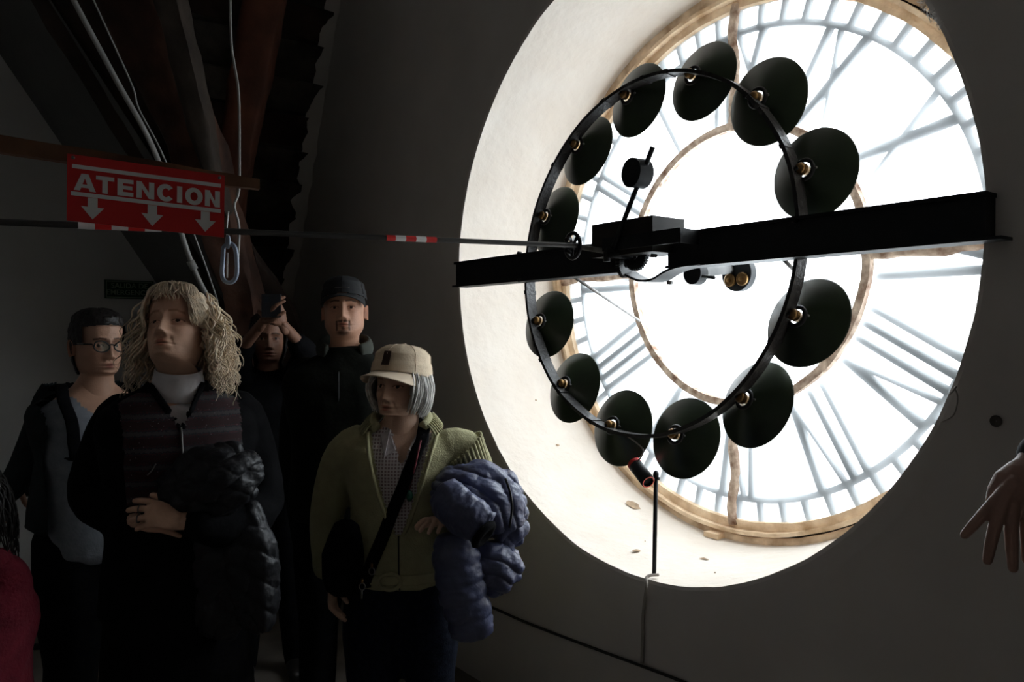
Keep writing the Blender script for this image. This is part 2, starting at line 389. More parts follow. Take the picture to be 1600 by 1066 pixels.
# ================================================================== CLOCK DIAL
DR1, DR2, DR3 = .4827*S, .8132*S, .888*S
dial = empty('clock_dial', (0, DG, CZ-S), 'large opal glass tower clock dial seen from inside in the round opening', 'clock')
CD = Vector((0, DG, CZ-.008))
def ring_at(r, a, y=0): return CD+Vector((r*math.cos(a), y, r*math.sin(a)))
def annulus(r0, r1, y0, y1, n=128, a0=0, a1=2*PI, rough=0, seed=0):
    mb = MB(); full = abs(a1-a0-2*PI) < 1e-6; vs = []; fs = []; m = n if full else n+1
    for k in range(m):
        a = a0+(a1-a0)*k/n
        for (r, y) in ((r0, y0), (r1, y0), (r1, y1), (r0, y1)):
            d = rough*noise.fractal(Vector((math.cos(a)*9*r, math.sin(a)*9*r, seed+r*5+y*20)), 1, 2, 4)
            vs.append(ring_at(r+d, a, y+d*.5))
    for k in range(n):
        l = (k+1) % m
        for j in range(4): i = (j+1) % 4; fs.append((k*4+j, l*4+j, l*4+i, k*4+i))
    if not full: fs += [(3, 2, 1, 0), tuple(n*4+j for j in range(4))]
    return mb.add(vs, fs)
annulus(DR3+.052, S*1.02, -.030, .07, 220, rough=.006).build('outer_frame', M_frame2, dial, auto=30)
annulus(DR3+.030, DR3+.046, -.045, .02, 220, rough=.004, seed=4).build('frame_bead', M_frame, dial, auto=30)
annulus(DR3+.040, DR3+.060, -.012, .06, 220, rough=.002, seed=6).build('groove_shade_ring', M_wood2, dial, auto=30)  # dark ring colours in the shadow line between bead and outer frame
annulus(DR3-.003, DR3+.036, -.016, .02, 220, rough=.004, seed=3).build('inner_rim', M_frame, dial, auto=30)
annulus(DR1-.015, DR1+.015, -.026, .004, 160, rough=.003, seed=5).build('centre_ring', M_rust, dial, auto=30)
for (a, ln) in ((PI/2, 0), (-PI/2, 1), (PI, 2), (0, 3)):
    C = []; 
    for i in range(22):
        r = DR1+(DR3+.02-DR1)*i/21; sw = .012*math.sin(i*.5+ln*2)*(i/21)
        C.append(ring_at(r, a, -.012)+Vector((-math.sin(a), 0, math.cos(a)))*sw)
    b = MB().tube(C, [.021+.005*noise.noise(Vector((i*.5, ln, 3))) for i in range(22)], 8, sq=.8)
    me = b.mesh('glazing_bar'); wrinkle(me, .004, 40, seed=ln); link('glazing_bar', me, M_rust, dial, auto=None)
for a in (PI/2, -PI/2, PI, 0, PI/4, 3*PI/4, -PI/4, PI+PI/4):
    MB().ell(ring_at(DR1, a, -.016), (.022, .014, .022), n=10, m=7).build('ring_joint', M_rust, dial)
# frame clip at the bottom
MB().box(ring_at(DR3+.07, -PI/2-.06, -.05), (.07, .05, .02)).build('frame_clip', M_frame, dial, smooth=False)
# panes: a centre disc and four quadrants
GY = .008
pb = MB(); pb.add([ring_at(0, 0, GY)]+[ring_at(DR1, 2*PI*k/96, GY) for k in range(96)], [(0, 1+(k+1) % 96, 1+k) for k in range(96)]); pb.build('pane', M_glass, dial, smooth=False)
for qd in range(4):
    vs = []; fs = []
    for k in range(33):
        a = PI/2*qd+PI/2*k/32; vs += [ring_at(DR1, a, GY), ring_at(DR3+.04, a, GY)]
    fs = [(2*k, 2*k+2, 2*k+3, 2*k+1) for k in range(32)]
    MB().add(vs, fs).build('pane', M_glass, dial, smooth=False)
# minute track and numerals, on the outer face
NY0 = GY+.0098; NYT = .010
annulus(DR2-.012, DR2+.012, NY0, NY0+NYT, 160).build('minute_ring', M_numeral, dial, auto=30)
mm = MB().box((DR2/2+DR3/2+.02, 0, 0), (DR3-DR2+.03, NYT, .027)).mesh('minute_mark'); mm.materials.append(M_numeral)
for k in range(60):
    o = bpy.data.objects.new('minute_mark', mm); col.objects.link(o); o.parent = dial
    o.matrix_parent_inverse = dial.matrix_world.inverted()
    o.location = CD+Vector((0, NY0+NYT/2, 0)); o.rotation_euler = (0, -2*PI*k/60, 0)
def numeral(h, txt):
    a = 2*PI*h/12; ev = Vector((-math.sin(a), 0, math.cos(a))); eu = Vector((-math.cos(a), 0, -math.sin(a)))
    v0, v1 = DR1+.012, DR2-.004; adv = {'I': .058, 'V': .125, 'X': .15}
    wd = sum(adv[c] for c in txt); u = -wd/2; mb = MB()
    P = lambda uu, vv: CD+eu*uu+ev*vv+Vector((0, NY0+NYT/2, 0))
    for c in txt:
        if c == 'I': mb.bar(P(u+.029, v0), P(u+.029, v1), .031, NYT, (0, 1, 0))
        if c == 'V': mb.bar(P(u+.012, v1), P(u+.064, v0), .036, NYT, (0, 1, 0)); mb.bar(P(u+.113, v1), P(u+.06, v0), .021, NYT, (0, 1, 0))
        if c == 'X': mb.bar(P(u+.014, v1), P(u+.136, v0), .036, NYT, (0, 1, 0)); mb.bar(P(u+.136, v1), P(u+.014, v0), .022, NYT*.8, (0, 1, 0))
        u += adv[c]
    mb.build('numeral', M_numeral, dial, smooth=False)
for h, t_ in enumerate(['XII', 'I', 'II', 'III', 'IIII', 'V', 'VI', 'VII', 'VIII', 'IX', 'X', 'XI']): numeral(h, t_)
# hands outside the glass, a quarter past five
def hand_of_clock(name, a, L, wd, y):
    d = Vector((math.cos(a), 0, math.sin(a))); s_ = Vector((-math.sin(a), 0, math.cos(a))); mb = MB(); vs = []
    prof = [(-.15, wd*.5), (0, wd*.55), (L*.55, wd*.5), (L*.72, wd*.95), (L*.82, wd*.5), (L, wd*.08)]
    for (t, h) in prof:
        for yy in (0, .01): vs += [CD+d*t+s_*h+Vector((0, y+yy, 0)), CD+d*t-s_*h+Vector((0, y+yy, 0))]
    fs = []
    for i in range(len(prof)-1):
        b = i*4; fs += [(b, b+1, b+5, b+4), (b+2, b+6, b+7, b+3), (b, b+4, b+6, b+2), (b+1, b+3, b+7, b+5)]
    return mb.add(vs, fs).build(name, M_numeral, dial, smooth=False)
hand_of_clock('hour_hand', math.radians(-112), .60, .07, .10); hand_of_clock('minute_hand', math.radians(179), .92, .05, .13)

# ================================================================== GIRDER
YB0, YB1 = -.065, .012
zt_ = (on_y(1540, 303, YB0).z+on_y(708, 407.5, YB0).z)/2; zb_ = (on_y(1540, 378, YB0).z+on_y(715, 447, YB0).z)/2
xl_, xr_ = on_y(708, 430, YB0).x, on_y(1543, 340, YB0).x
gd = empty('iron_girder', (0, -.03, zb_), 'long black iron girder crossing the round opening in front of the dial', 'girder')
xm = (xl_+xr_)/2; LN = xr_-xl_; H = zt_-zb_; ym = (YB0+YB1)/2
gx0, gx1 = on_y(968, 410, YB0).x, on_y(1040, 405, YB0).x; zm = zt_-H*.42
def gbox(x0, x1, z0, z1, y0, y1): return MB().box(((x0+x1)/2, (y0+y1)/2, (z0+z1)/2), (x1-x0, y1-y0, z1-z0))
for x0, x1, z0 in ((xl_+.008, gx0, zb_+.006), (gx0, gx1, zm), (gx1, xr_-.008, zb_+.006)):
    gbox(x0, x1, z0, zt_-.006, YB0+.011, YB1-.005).build('web', M_black, gd, smooth=False)
MB().box((xm, ym, zt_-.005), (LN-.01, YB1-YB0, .010)).build('top_flange', M_black, gd, smooth=False)
for x0, x1 in ((xl_-.005, gx0), (gx1, xr_+.03)): gbox(x0, x1, zb_, zb_+.008, YB0-.003, YB1+.003).build('bottom_flange', M_black, gd, smooth=False)
for px, py in ((811, 396), (811, 438), (1241, 345), (1241, 398)):
    q = on_y(px, py, YB0); MB().cyl(q+Vector((0, -.006, 0)), q+Vector((0, .01, 0)), .008, 6).build('bolt', M_blackm, gd)

# ================================================================== LAMP RING AND LAMPS
RC = Vector((-.002*S, .03*S, CZ+.0007*S)); RN = Vector((.0033, 1, -.067)).normalized(); RR = .5613*S
ru = Vector((1, 0, 0)); ru = (ru-RN*ru.dot(RN)).normalized(); rv_ = ru.cross(RN)
if rv_.z < 0: rv_ = -rv_
def rp(a, r=RR, n=0): return RC+ru*(r*math.cos(a))+rv_*(r*math.sin(a))+RN*n
vs = []; fs = []; n_ = 200
for k in range(n_):
    a = 2*PI*k/n_; wob = .004*noise.noise(Vector((math.cos(a)*3, math.sin(a)*3, 0)))
    for (r, y) in ((RR-.0065, -.026), (RR+.0065, -.026), (RR+.0065, .022), (RR-.0065, .022)): vs.append(rp(a, r+wob, y))
for k in range(n_):
    l = (k+1) % n_
    for j in range(4): i = (j+1) % 4; fs.append((k*4+j, l*4+j, l*4+i, k*4+i))
lr = empty('lamp_ring', tuple(rp(-PI/2)), 'taped black iron hoop carrying the twelve lamps', 'hoop')
MB().add(vs, fs).build('hoop', M_tape, lr, smooth=True, auto=30)
for a in (math.radians(3), math.radians(183)):
    MB().box(rp(a, RR, .0), (.03, .05, .05)).build('clamp', M_blackm, lr, smooth=False)
for k in range(16):                              # tape wraps
    a = random.uniform(0, 2*PI)
    vs = []; 
    for i in range(3):
        b = a+i*.012
        for (r, y) in ((RR-.0085, -.028), (RR+.0085, -.028), (RR+.0085, .024), (RR-.0085, .024)): vs.append(rp(b, r, y))
    fs = [(i*4+j, (i+1)*4+j, (i+1)*4+(j+1) % 4, i*4+(j+1) % 4) for i in range(2) for j in range(4)]+[(0, 1, 2, 3), (8, 9, 10, 11)]
    MB().add(vs, fs).build('tape_wrap', M_tape, lr, smooth=False)
LAMPS = [(.1841, .1489, .6007, .026, -.190, .1421, 'topmost, just left of the vertical glazing bar'), (.4504, .1404, .4644, -.027, -.045, .1417, 'upper right of the hoop, second above the girder on that side'),
 (.6263, .1235, .2025, -.008, -.106, .1415, 'right side, its lower rim cut by the girder'), (.6223, .0938, -.2469, .048, -.330, .1417, 'right side just below the girder'),
 (.4556, .0754, -.5048, .147, -.357, .1436, 'lower right, beside the bottom of the centre ring'), (.1744, .0664, -.6404, -.038, -.284, .1421, 'lowest of all on the hoop'),
 (-.1298, .0663, -.6350, -.037, -.241, .1449, 'bottom, directly above the small black spotlight'), (-.4112, .0755, -.4993, -.005, -.286, .1455, 'lower left, second below the girder on that side'),
 (-.5933, .0940, -.2394, -.066, -.205, .1454, 'left side just below the girder'), (-.5813, .1216, .2003, .039, -.223, .1500, 'left side behind the spoked wheel above the girder'),
 (-.4007, .1399, .4664, .039, -.246, .1464, 'upper left, second above the girder on that side'), (-.1274, .1496, .6085, .048, -.156, .1434, 'top left, against the cream frame')]
for (x, y, z, nx, nz, r, lb) in LAMPS:
    n = Vector((nx, 1, nz)).normalized(); c = Vector((x, y, CZ+z))
    L = empty('dial_lamp', c-n*.075, 'dark green enamel lampshade at '+lb if lb[0] not in 'lbt' else 'dark green enamel lampshade, '+lb, 'lamp', 'enamel lamps on the hoop')
    L['label'] = 'dark green enamel lampshade: '+lb
    prof = [(.030, -.056), (.034, -.054), (.06, -.042), (r*.75, -.021), (r-.004, -.002), (r, 0), (r-.002, .002)]
    sh = MB().lathe(prof, c, n, 56); sh.build('shade', M_enamel, L, auto=None)
    MB().lathe([(.028, -.054), (.032, -.052), (.058, -.040), (r*.75-.002, -.019), (r-.005, .0)], c, n, 56).build('shade_lining', M_enamelw, L, auto=None)
    MB().lathe([(.034, -.050), (.036, -.058), (.031, -.064), (.024, -.062), (.022, -.056)], c, n, 28).build('collar', M_blackm, L)
    MB().lathe([(.0145, -.045), (.0145, -.058), (.018, -.060), (.018, -.066), (.0145, -.068), (.0145, -.074), (.018, -.076), (.016, -.082), (.010, -.090)], c, n, 20, False, True).build('socket', M_brass, L)
    MB().ell(c-n*.03, (.022, .022, .022), n=14, m=8).build('bulb', M_enamelw, L)
    a = math.atan2((c-RC).dot(rv_), (c-RC).dot(ru)); e = rp(a, RR-.002, .0); s0 = c-n*.088
    MB().tube(smoothpath([s0, (s0+e)/2+Vector((0, -.006, 0)), e], 6), .007, 7).build('bracket', M_blackm, L)
    # screw lug on the collar
    t = n.orthogonal().normalized(); MB().cyl(c-n*.058+ru*.034, c-n*.058+ru*.042, .004, 6).build('screw', M_steel, L)

# ================================================================== CLOCK DRIVE ON THE GIRDER
dv = empty('drive_gear', (0, -.12, zb_), 'black gear case with strap and gears at the middle of the girder', 'gearbox')
yF = -.145
b0 = on_y(927, 352, yF); b1 = on_y(1022, 346, yF); bz = on_y(1000, 386, yF).z
MB().box(((b0.x+b1.x)/2, (yF-.005)/2, (b0.z+bz)/2-.01), (b1.x-b0.x, -yF+.01, b0.z-bz+.02)).build('case', mat('case_iron', (.030, .026, .023), .6, var=.3, spec=.2), dv, smooth=False)
yP = -.165                                      # bent strap bolted over the case
pA = on_y(942, 383, yP); pB = on_y(1062, 377, yP); pC = on_y(1090, 380, -.07)
hs = .046
def strapseg(a, b): 
    return MB().bar(a, b, .006, hs, (0, 0, 1))
sA = Vector((pA.x, yP, pA.z)); sB = Vector((pB.x, yP, pA.z)); sC = Vector((pC.x, -.068, pA.z))
for a, b in ((sA, sB), (sB, sC)): strapseg(a, b).build('strap', M_black, dv, smooth=False)
# U-shaped saddle under the girder that clears the gears
sad = [on_y(*p, -.10) for p in ((930, 422), (955, 421), (970, 430), (990, 438), (1010, 436), (1028, 425), (1050, 416), (1085, 411))]
P = smoothpath(sad, 30); vs = []; fs = []
for q in P: vs += [q+Vector((0, .025, .004)), q+Vector((0, .105, .004)), q+Vector((0, .105, -.004)), q+Vector((0, .025, -.004))]
for i in range(30): fs += [(i*4+j, (i+1)*4+j, (i+1)*4+(j+1) % 4, i*4+(j+1) % 4) for j in range(4)]
MB().add(vs, fs).build('saddle', M_black, dv, auto=30)
def gear(c, axis, r, th, teeth, m, parent, hole=.3, name='gear'):
    mb = MB(); z = Vector(axis).normalized(); x = z.orthogonal().normalized(); y = z.cross(x); c = Vector(c); n = teeth*4; vs = []; fs = []
    for h in (-th/2, th/2):
        for k in range(n):
            a = 2*PI*k/n; rr = r if k % 4 in (1, 2) else r*.90
            vs.append(c+z*h+(x*math.cos(a)+y*math.sin(a))*rr)
        for k in range(n):
            a = 2*PI*k/n; vs.append(c+z*h+(x*math.cos(a)+y*math.sin(a))*r*hole)
    for k in range(n):
        l = (k+1) % n
        fs += [(k, l, 2*n+l, 2*n+k), (n+k, 3*n+k, 3*n+l, n+l), (k, n+k, n+l, l), (2*n+k, 2*n+l, 3*n+l, 3*n+k)]
    return mb.add(vs, fs).build(name, m, parent, smooth=False)
gear(on_y(994, 398, -.07), (0, 1, 0), .056, .016, 36, M_blackm, dv); gear(on_y(975, 412, -.07), (1, .3, 0), .05, .014, 36, M_blackm, dv)
gear(on_y(994, 398, -.055), (0, 1, 0), .022, .03, 14, M_steel, dv, .2)
for px, py in ((1025, 400), (1050, 442), (980, 390)): q = on_y(px, py, -.12); MB().cyl(q, q+Vector((0, -.02, 0)), .007, 6).build('bolt', M_steel, dv)
# lever with round weight above the case
wt = empty('counterweight_lever', on_y(955, 392, -.18), 'black round counterweight on a slanting lever above the gear case', 'lever')
w0, w1 = on_y(955, 395, -.175), on_y(1020, 230, -.175)
MB().cyl(w0, w1, .0085, 12).build('rod', M_black, wt)
wc = on_y(996, 271, -.175); ax = Vector((.1, 1, 0)).normalized(); MB().lathe([(.046, -.03), (.048, -.028), (.048, .028), (.046, .03)], wc, ax, 40, True, True).build('weight', M_black, wt, auto=30)
MB().cyl(w0+Vector((0, -.015, 0)), w0+Vector((0, .09, 0)), .018, 16).build('hub', M_black, wt)
# motion work behind the dial centre, with its shaft and small weight
mw = empty('motion_work', CD+Vector((0, -.05, -.06)), 'dark round plate with two brass wheels at the dial centre', 'clockwork')
mc = on_y(1154, 428, DG-.035); MB().lathe([(.068, .02), (.070, .018), (.070, -.014), (.068, -.016)], mc, (0, 1, 0), 40, True, True).build('plate', M_black, mw, auto=30)
for px, py in ((1141, 438), (1160, 436)):
    q = on_y(px, py, DG-.055); MB().lathe([(.024, .012), (.026, .010), (.026, -.006), (.023, -.008), (.008, -.008), (.008, -.016), (.004, -.018)], q, (0, 1, 0), 28, True, True).build('brass_wheel', M_brass, mw, auto=30)
sA_, sB_ = on_y(1096, 426, .16), on_y(1140, 421, DG-.05)
MB().cyl(sA_, sB_, .018, 18).build('shaft', mat('shaft_dull', (.10, .10, .10), .8, spec=.1), mw, auto=30)
q = on_y(1087, 428, .14); MB().lathe([(.037, -.022), (.039, -.02), (.039, .02), (.037, .022)], q, (0, 1, 0), 32, True, True).build('weight', M_black, mw, auto=30)
MB().cyl(on_y(1098, 432, .12), on_y(1116, 434, .10), .006, 10).build('pin', M_blackm, mw)
# stays from the girder to the centre ring
for i, (a, b, lb) in enumerate(((on_y(897, 433, .0), on_y(1000, 502, DG-.03), 'thin steel stay from the girder down to the left of the centre ring'), (on_y(1222, 403, .0), on_y(1266, 448, DG-.03), 'thin steel stay behind the hoop right of the gear case'))):
    st = MB().cyl(a, b, .0065, 8).build('stay_rod', M_steel, origin=b); tag(st, lb, 'rod', 'stays of the centre ring')

# long drive shaft from the room to the gear case
rE = on_y(905, 384, -.17); rL = at(0, 347, 1.90); rd = (rL-rE).normalized(); rS = rL+rd*.9
sh = empty('drive_shaft', rE, 'long thin black drive shaft crossing the room above the heads', 'shaft')
MB().cyl(rS, rE, .0085, 14).build('rod', mat('shaft_grey', (.05, .048, .046), .4, metal=.4), sh, auto=30)
def rodpt(px):
    lo, hi = 0., 1.
    for _ in range(50):
        m = (lo+hi)/2; q = rS.lerp(rE, m)-CAM; x = 800+FPX*q.dot(RT)/q.dot(FW)
        (lo, hi) = (m, hi) if x < px else (lo, m)
    return rS.lerp(rE, lo)
for xs in ((603, 617, 633, 649, 665, 681), (122, 148, 174, 200, 226, 252)):
    for i in range(5):
        MB().cyl(rodpt(xs[i]), rodpt(xs[i+1]), .0094, 14).build('tape_stripe', (M_red if i % 2 == (0 if xs[0] > 500 else 1) else M_white), sh, auto=30)
# spoked coupling wheel and forked joint
wx = (rE-rS).normalized(); cw = on_y(895, 384, -.17)
tor = MB(); zx = wx; ux = zx.orthogonal().normalized(); vx = zx.cross(ux)
tor.tube([cw+ux*(.045*math.cos(2*PI*k/36))+vx*(.045*math.sin(2*PI*k/36)) for k in range(36)], .0075, 8, closed=True); tor.build('wheel_rim', M_blackm, sh)
for k in range(5):
    a = 2*PI*k/5; d = ux*math.cos(a)+vx*math.sin(a); MB().cyl(cw, cw+d*.043, .006, 8).build('spoke', M_blackm, sh)
MB().cyl(cw-zx*.03, cw+zx*.03, .014, 14).build('hub', M_blackm, sh)
for k in range(4):
    a = PI/4+PI/2*k; d = ux*math.cos(a)+vx*math.sin(a); MB().cyl(cw+d*.018-zx*.035, cw+d*.026-zx*.01, .007, 8).build('fork', M_blackm, sh)
e2 = on_y(948, 393, -.15); MB().cyl(cw, e2, .0095, 12).build('stub_shaft', M_steel, sh, auto=30)
MB().cyl(e2+Vector((0, 0, -.035)), e2+Vector((0, 0, .02)), .012, 10).build('bearing', M_blackm, sh)

# ================================================================== SPOTLIGHT, POST, CABLES ON THE SILL
pb0 = Vector((on_y(1022, 903, .03).x, .03, CZ-S+.012)); pt0 = on_y(1025, 742, .03)
pst = MB().tube([pb0, (pb0+pt0)/2, pt0], .0075, 10).build('lamp_post', M_black, origin=pb0); tag(pst, 'slim black upright rod standing on the sill of the opening', 'post')
MB().ell(pt0, (.010, .012, .016)).build('clamp', M_blackm, pst); MB().cyl(pt0+Vector((-.012, 0, -.01)), pt0+Vector((.014, 0, -.012)), .006, 8).build('thumb_screw', M_blackm, pst)
s0, s1 = on_y(992, 726, .0), on_y(1022, 765, -.03)
sl_ = empty('spotlight', s1, 'small black cylindrical spotlight with red end clipped to the upright rod', 'spotlight')
dd = (s1-s0).normalized(); MB().lathe([(.024, 0), (.0255, .003), (.0255, .098), (.023, .101), (.019, .101), (.017, .09)], s0, s1-s0, 24, True, True).build('barrel', M_black, sl_, auto=40)
MB().lathe([(.0262, -.006), (.0262, .008)], s0, dd, 24, True, True).build('red_cap', M_red, sl_, auto=30)
MB().lathe([(.0235, .1013), (.0195, .1013)], s0, dd, 24).build('red_lens_ring', mat('bright_red_plastic', (.8, .12, .08), .4), sl_)  # ring in a brighter red than the cap
pipe('lead', [rp(math.radians(263), RR, 0), rp(math.radians(267), RR+.01, .01), at(1003, 700, 2.75), at(1003, 712, 2.72), s0], .003, M_cable, 'thin pale lead from the hoop to the small spotlight', 'cable', 6)
pipe('sill_cable', [pb0+Vector((.012, .01, .004)), pb0+Vector((-.004, -.03, .0)), on_y(1010, 918, -.02), on_y(1005, 960, -.012), on_y(1004, 1000, -.012), on_y(1003, 1036, -.014)], .006, M_cable, 'pale cable dropping from the sill down the wall', 'cable', 8)
wc_ = [on_y(690, 917, -.01), on_y(763, 947, -.012), on_y(820, 972, -.012), on_y(900, 1003, -.01), on_y(1000, 1040, -.012), on_y(1060, 1063, -.012), on_y(1160, 1104, -.012)]
pipe('wall_cable', wc_, .0055, mat('dark_cable', (.04, .036, .032), .7), 'dark cable clipped low along the clock wall', 'cable', 8)

# ================================================================== WARNING SIGN, RAIL, EXIT SIGN
TL, TR_, BR_, BL = at(105, 240, 1.74), at(352, 275, 1.88), at(350, 371, 1.88), at(105, 345, 1.74)
su = ((TR_-TL)+(BR_-BL))/2; sv = ((BL-TL)+(BR_-TR_))/2; sn = su.cross(sv).normalized()
if sn.dot(CAM-TL) < 0: sn = -sn
sg = empty('warning_sign', (BL+BR_)/2, 'red warning sign with white lettering and three down arrows', 'sign')
def SP(u, v, h=0): return TL+su*u+sv*v+sn*h
def prism(poly, h0, h1):
    n = len(poly); vs = [SP(*p, h1) for p in poly]+[SP(*p, h0) for p in poly]
    return MB().add(vs, [tuple(range(n))]+[tuple(n+i for i in range(n-1, -1, -1))]+[(i, n+i, n+(i+1) % n, (i+1) % n) for i in range(n)])
prism([(0, 0), (1, 0), (1, 1), (0, 1)], -.004, 0).build('board', M_red, sg, smooth=False)
def flat(polys, name):
    mb = MB()
    for poly in polys: n = len(poly); mb.add([SP(*p, .0012) for p in poly], [tuple(range(n))])
    return mb.build(name, M_white, sg, smooth=False)
flat([[(.03, .145), (.975, .145), (.975, .205), (.03, .205)]], 'upper_line'); flat([[(.025, .555), (.975, .555), (.975, .615), (.025, .615)]], 'lower_line')
for c in (.155, .525, .872): flat([[(c-.03, .62), (c+.03, .62), (c+.03, .76), (c+.07, .76), (c, .945), (c-.07, .76), (c-.03, .76)]], 'arrow')
def U(x): return (x/4.706-25)/246.
t0, t1 = .272, .53; th_ = t1-t0
def letter(ch, x0, x1):
    a, b = U(x0), U(x1); w_ = b-a; s_ = .034
    X = lambda u, v: (a+w_*u, t0+th_*v)
    k = s_/w_; hv = .24
    if ch == 'I': return [[X(0, 0), X(1, 0), X(1, 1), X(0, 1)]]
    if ch == 'T': return [[X(0, 0), X(1, 0), X(1, hv), X(0, hv)], [X(.5-k/2, hv), X(.5+k/2, hv), X(.5+k/2, 1), X(.5-k/2, 1)]]
    if ch == 'E': return [[X(0, 0), X(k, 0), X(k, 1), X(0, 1)], [X(k, 0), X(1, 0), X(1, hv), X(k, hv)], [X(k, .39), X(.93, .39), X(.93, .61), X(k, .61)], [X(k, 1-hv), X(1, 1-hv), X(1, 1), X(k, 1)]]
    if ch == 'N': return [[X(0, 0), X(k, 0), X(k, 1), X(0, 1)], [X(1-k, 0), X(1, 0), X(1, 1), X(1-k, 1)], [X(k*.9, 0), X(1-k, .62), X(1-k, 1), X(k*.9, .38)]]
    if ch == 'A': return [[X(.34, 0), X(.5, 0), X(.5, .26), X(.28, 1), X(0, 1)], [X(.5, 0), X(.66, 0), X(1, 1), X(.72, 1), X(.5, .26)], [X(.3, .62), X(.7, .62), X(.76, .82), X(.24, .82)]]
    out = []; n = 28; lo, hi = (0, 2*PI) if ch == 'O' else (math.radians(38), math.radians(322))
    for i in range(n):
        p, q = lo+(hi-lo)*i/n, lo+(hi-lo)*(i+1)/n
        o = lambda t, r1, r2: X(.5+r1*math.cos(t), .5-r2*math.sin(t))
        out.append([o(p, .52, .53), o(q, .52, .53), o(q, .52-k*1.02, .27), o(p, .52-k*1.02, .27)])
    return out
for ch, x0, x1 in (('A', 165, 318), ('T', 318, 447), ('E', 470, 585), ('N', 607, 738), ('C', 760, 887), ('I', 908, 948), ('O', 972, 1103), ('N', 1122, 1240)):
    flat(letter(ch, x0, x1), 'letter')
for u, v in ((.035, .05), (.965, .05)): MB().cyl(SP(u, v, -.002), SP(u, v, .004), .004, 8).build('nail', M_steel, sg)
# wooden rail the sign hangs on
def onsign(px, py, off):
    d = FW+RT*((px-800)/FPX)-UP*((py-533)/FPX); return CAM+d*((TL-sn*off-CAM).dot(sn)/d.dot(sn))
r0, r1 = onsign(-130, 206, .0185), onsign(405, 289, .0185)
r0 = r0-(r1-r0)*1.1
ra = MB(); dr = (r1-r0); n = 40; vs = []; fs = []
zz = Vector((0, 0, 1)); sd = dr.cross(zz).normalized()
if sd.dot(CAM-r0) > 0: sd = -sd
for i in range(n+1):
    t = i/n; c = r0.lerp(r1, t); h = (.024-.009*t)*(1 if t < .97 else .8)
    for (a, b) in ((-1, -1), (1, -1), (1, 1), (-1, 1)):
        p = c+sd*(.014*a)+zz*(h*b); vs.append(p+zz*.003*noise.noise(p*9)+sd*.002*noise.noise(p*12))
for i in range(n): fs += [(i*4+j, i*4+(j+1) % 4, (i+1)*4+(j+1) % 4, (i+1)*4+j) for j in range(4)]
fs += [(0, 1, 2, 3), (n*4+3, n*4+2, n*4+1, n*4)]
ra.add(vs, fs); tag(ra.build('wooden_rail', mat('rail_wood', (.17, .075, .035), .75, var=.4, scale=8, bump=.4, bscale=20), auto=30, origin=r0), 'brown wooden rail carrying the red warning sign', 'rail')
# emergency exit sign on the left wall
e0, e1 = on(163, 437, 0, XW+.004), on(240, 468, 0, XW+.004); yl, yr = e0.y, e1.y; ztp, zbt = e0.z, e1.z
ex = empty('exit_sign', (XW+.006, (yl+yr)/2, zbt), 'small dark green emergency exit sign on the far grey wall', 'sign')
MB().box((XW+.006, (yl+yr)/2, (ztp+zbt)/2), (.008, yr-yl, ztp-zbt)).build('panel', mat('exit_green', (.012, .05, .022), .25, var=.1), ex, smooth=False)
for (a, b, c, d) in ((.03, .97, .05, .10), (.03, .97, .90, .95), (.03, .045, .1, .9), (.955, .97, .1, .9)):
    MB().box((XW+.0108, yl+(yr-yl)*(a+b)/2, zbt+(ztp-zbt)*(c+d)/2), (.001, (yr-yl)*(b-a), (ztp-zbt)*(d-c))).build('border', mat('exit_pale', (.22, .30, .20), .5), ex, smooth=False)
def text(txt, size, M, m, parent, name):
    cu = bpy.data.curves.new('t', 'FONT'); cu.body = txt; cu.size = size; cu.align_x = 'CENTER'; cu.align_y = 'CENTER'; cu.offset = size*.012
    ob = bpy.data.objects.new('t', cu); col.objects.link(ob); dg = bpy.context.evaluated_depsgraph_get(); dg.update()
    me = bpy.data.meshes.new_from_object(ob.evaluated_get(dg)); bpy.data.objects.remove(ob); me.transform(M); me.materials.clear()
    return link(name, me, m, parent, smooth=False)
MX = Matrix(((0, 0, 1, XW+.0112), (1, 0, 0, (yl+yr)/2), (0, 1, 0, 0), (0, 0, 0, 1)))
for t_, v in (('SALIDA DE', .69), ('EMERGENCIA', .33)):
    text(t_, (ztp-zbt)*.38, Matrix.Translation((0, 0, zbt+(ztp-zbt)*v)) @ MX, mat('exit_pale', (.3, .4, .28), .5), ex, 'lettering')
# iron guard rail at the far left
gr = empty('guard_rail', at(40, 1000, 2.95), 'black iron guard rail behind the child in pink', 'railing')
for (y0, y1, r) in ((768, 752, .022), (928, 918, .02), (1010, 1000, .012)):
    MB().cyl(at(-120, y0+8, 2.9), at(330, y1, 3.1), r, 10).build('bar', M_black, gr)
for px in (-60, 110, 300): a = at(px, 765, 3.0); MB().cyl((a.x, a.y, .0), a, .018, 10).build('upright', M_black, gr)

# ================================================================== PEOPLE
def interp(z, zs, vs_): return np.interp(z, zs, vs_)
HZ = np.array([-.24, -.17, -.132, -.114, -.104, -.094, -.075, -.05, -.025, 0, .025, .05, .075, .095, .11, .12, .1255, .127])
HW = np.array([.064, .055, .053, .052, .050, .053, .061, .068, .071, .073, .075, .076, .073, .065, .051, .034, .014, .001])
HF = np.array([.050, .046, .050, .062, .080, .088, .089, .087, .088, .089, .093, .095, .090, .078, .060, .039, .015, .001])
HB = np.array([.078, .064, .060, .058, .058, .059, .062, .070, .084, .096, .103, .105, .099, .086, .066, .043, .017, .001])
def smooth_tab(z, tab):
    a = np.interp(z-.008, HZ, tab); b = np.interp(z, HZ, tab); c = np.interp(z+.008, HZ, tab); return (a+2*b+c)/4
def G(x, z, cx, cz, sx, sz): return np.exp(-((x-cx)/sx)**2/2-((z-cz)/sz)**2/2)
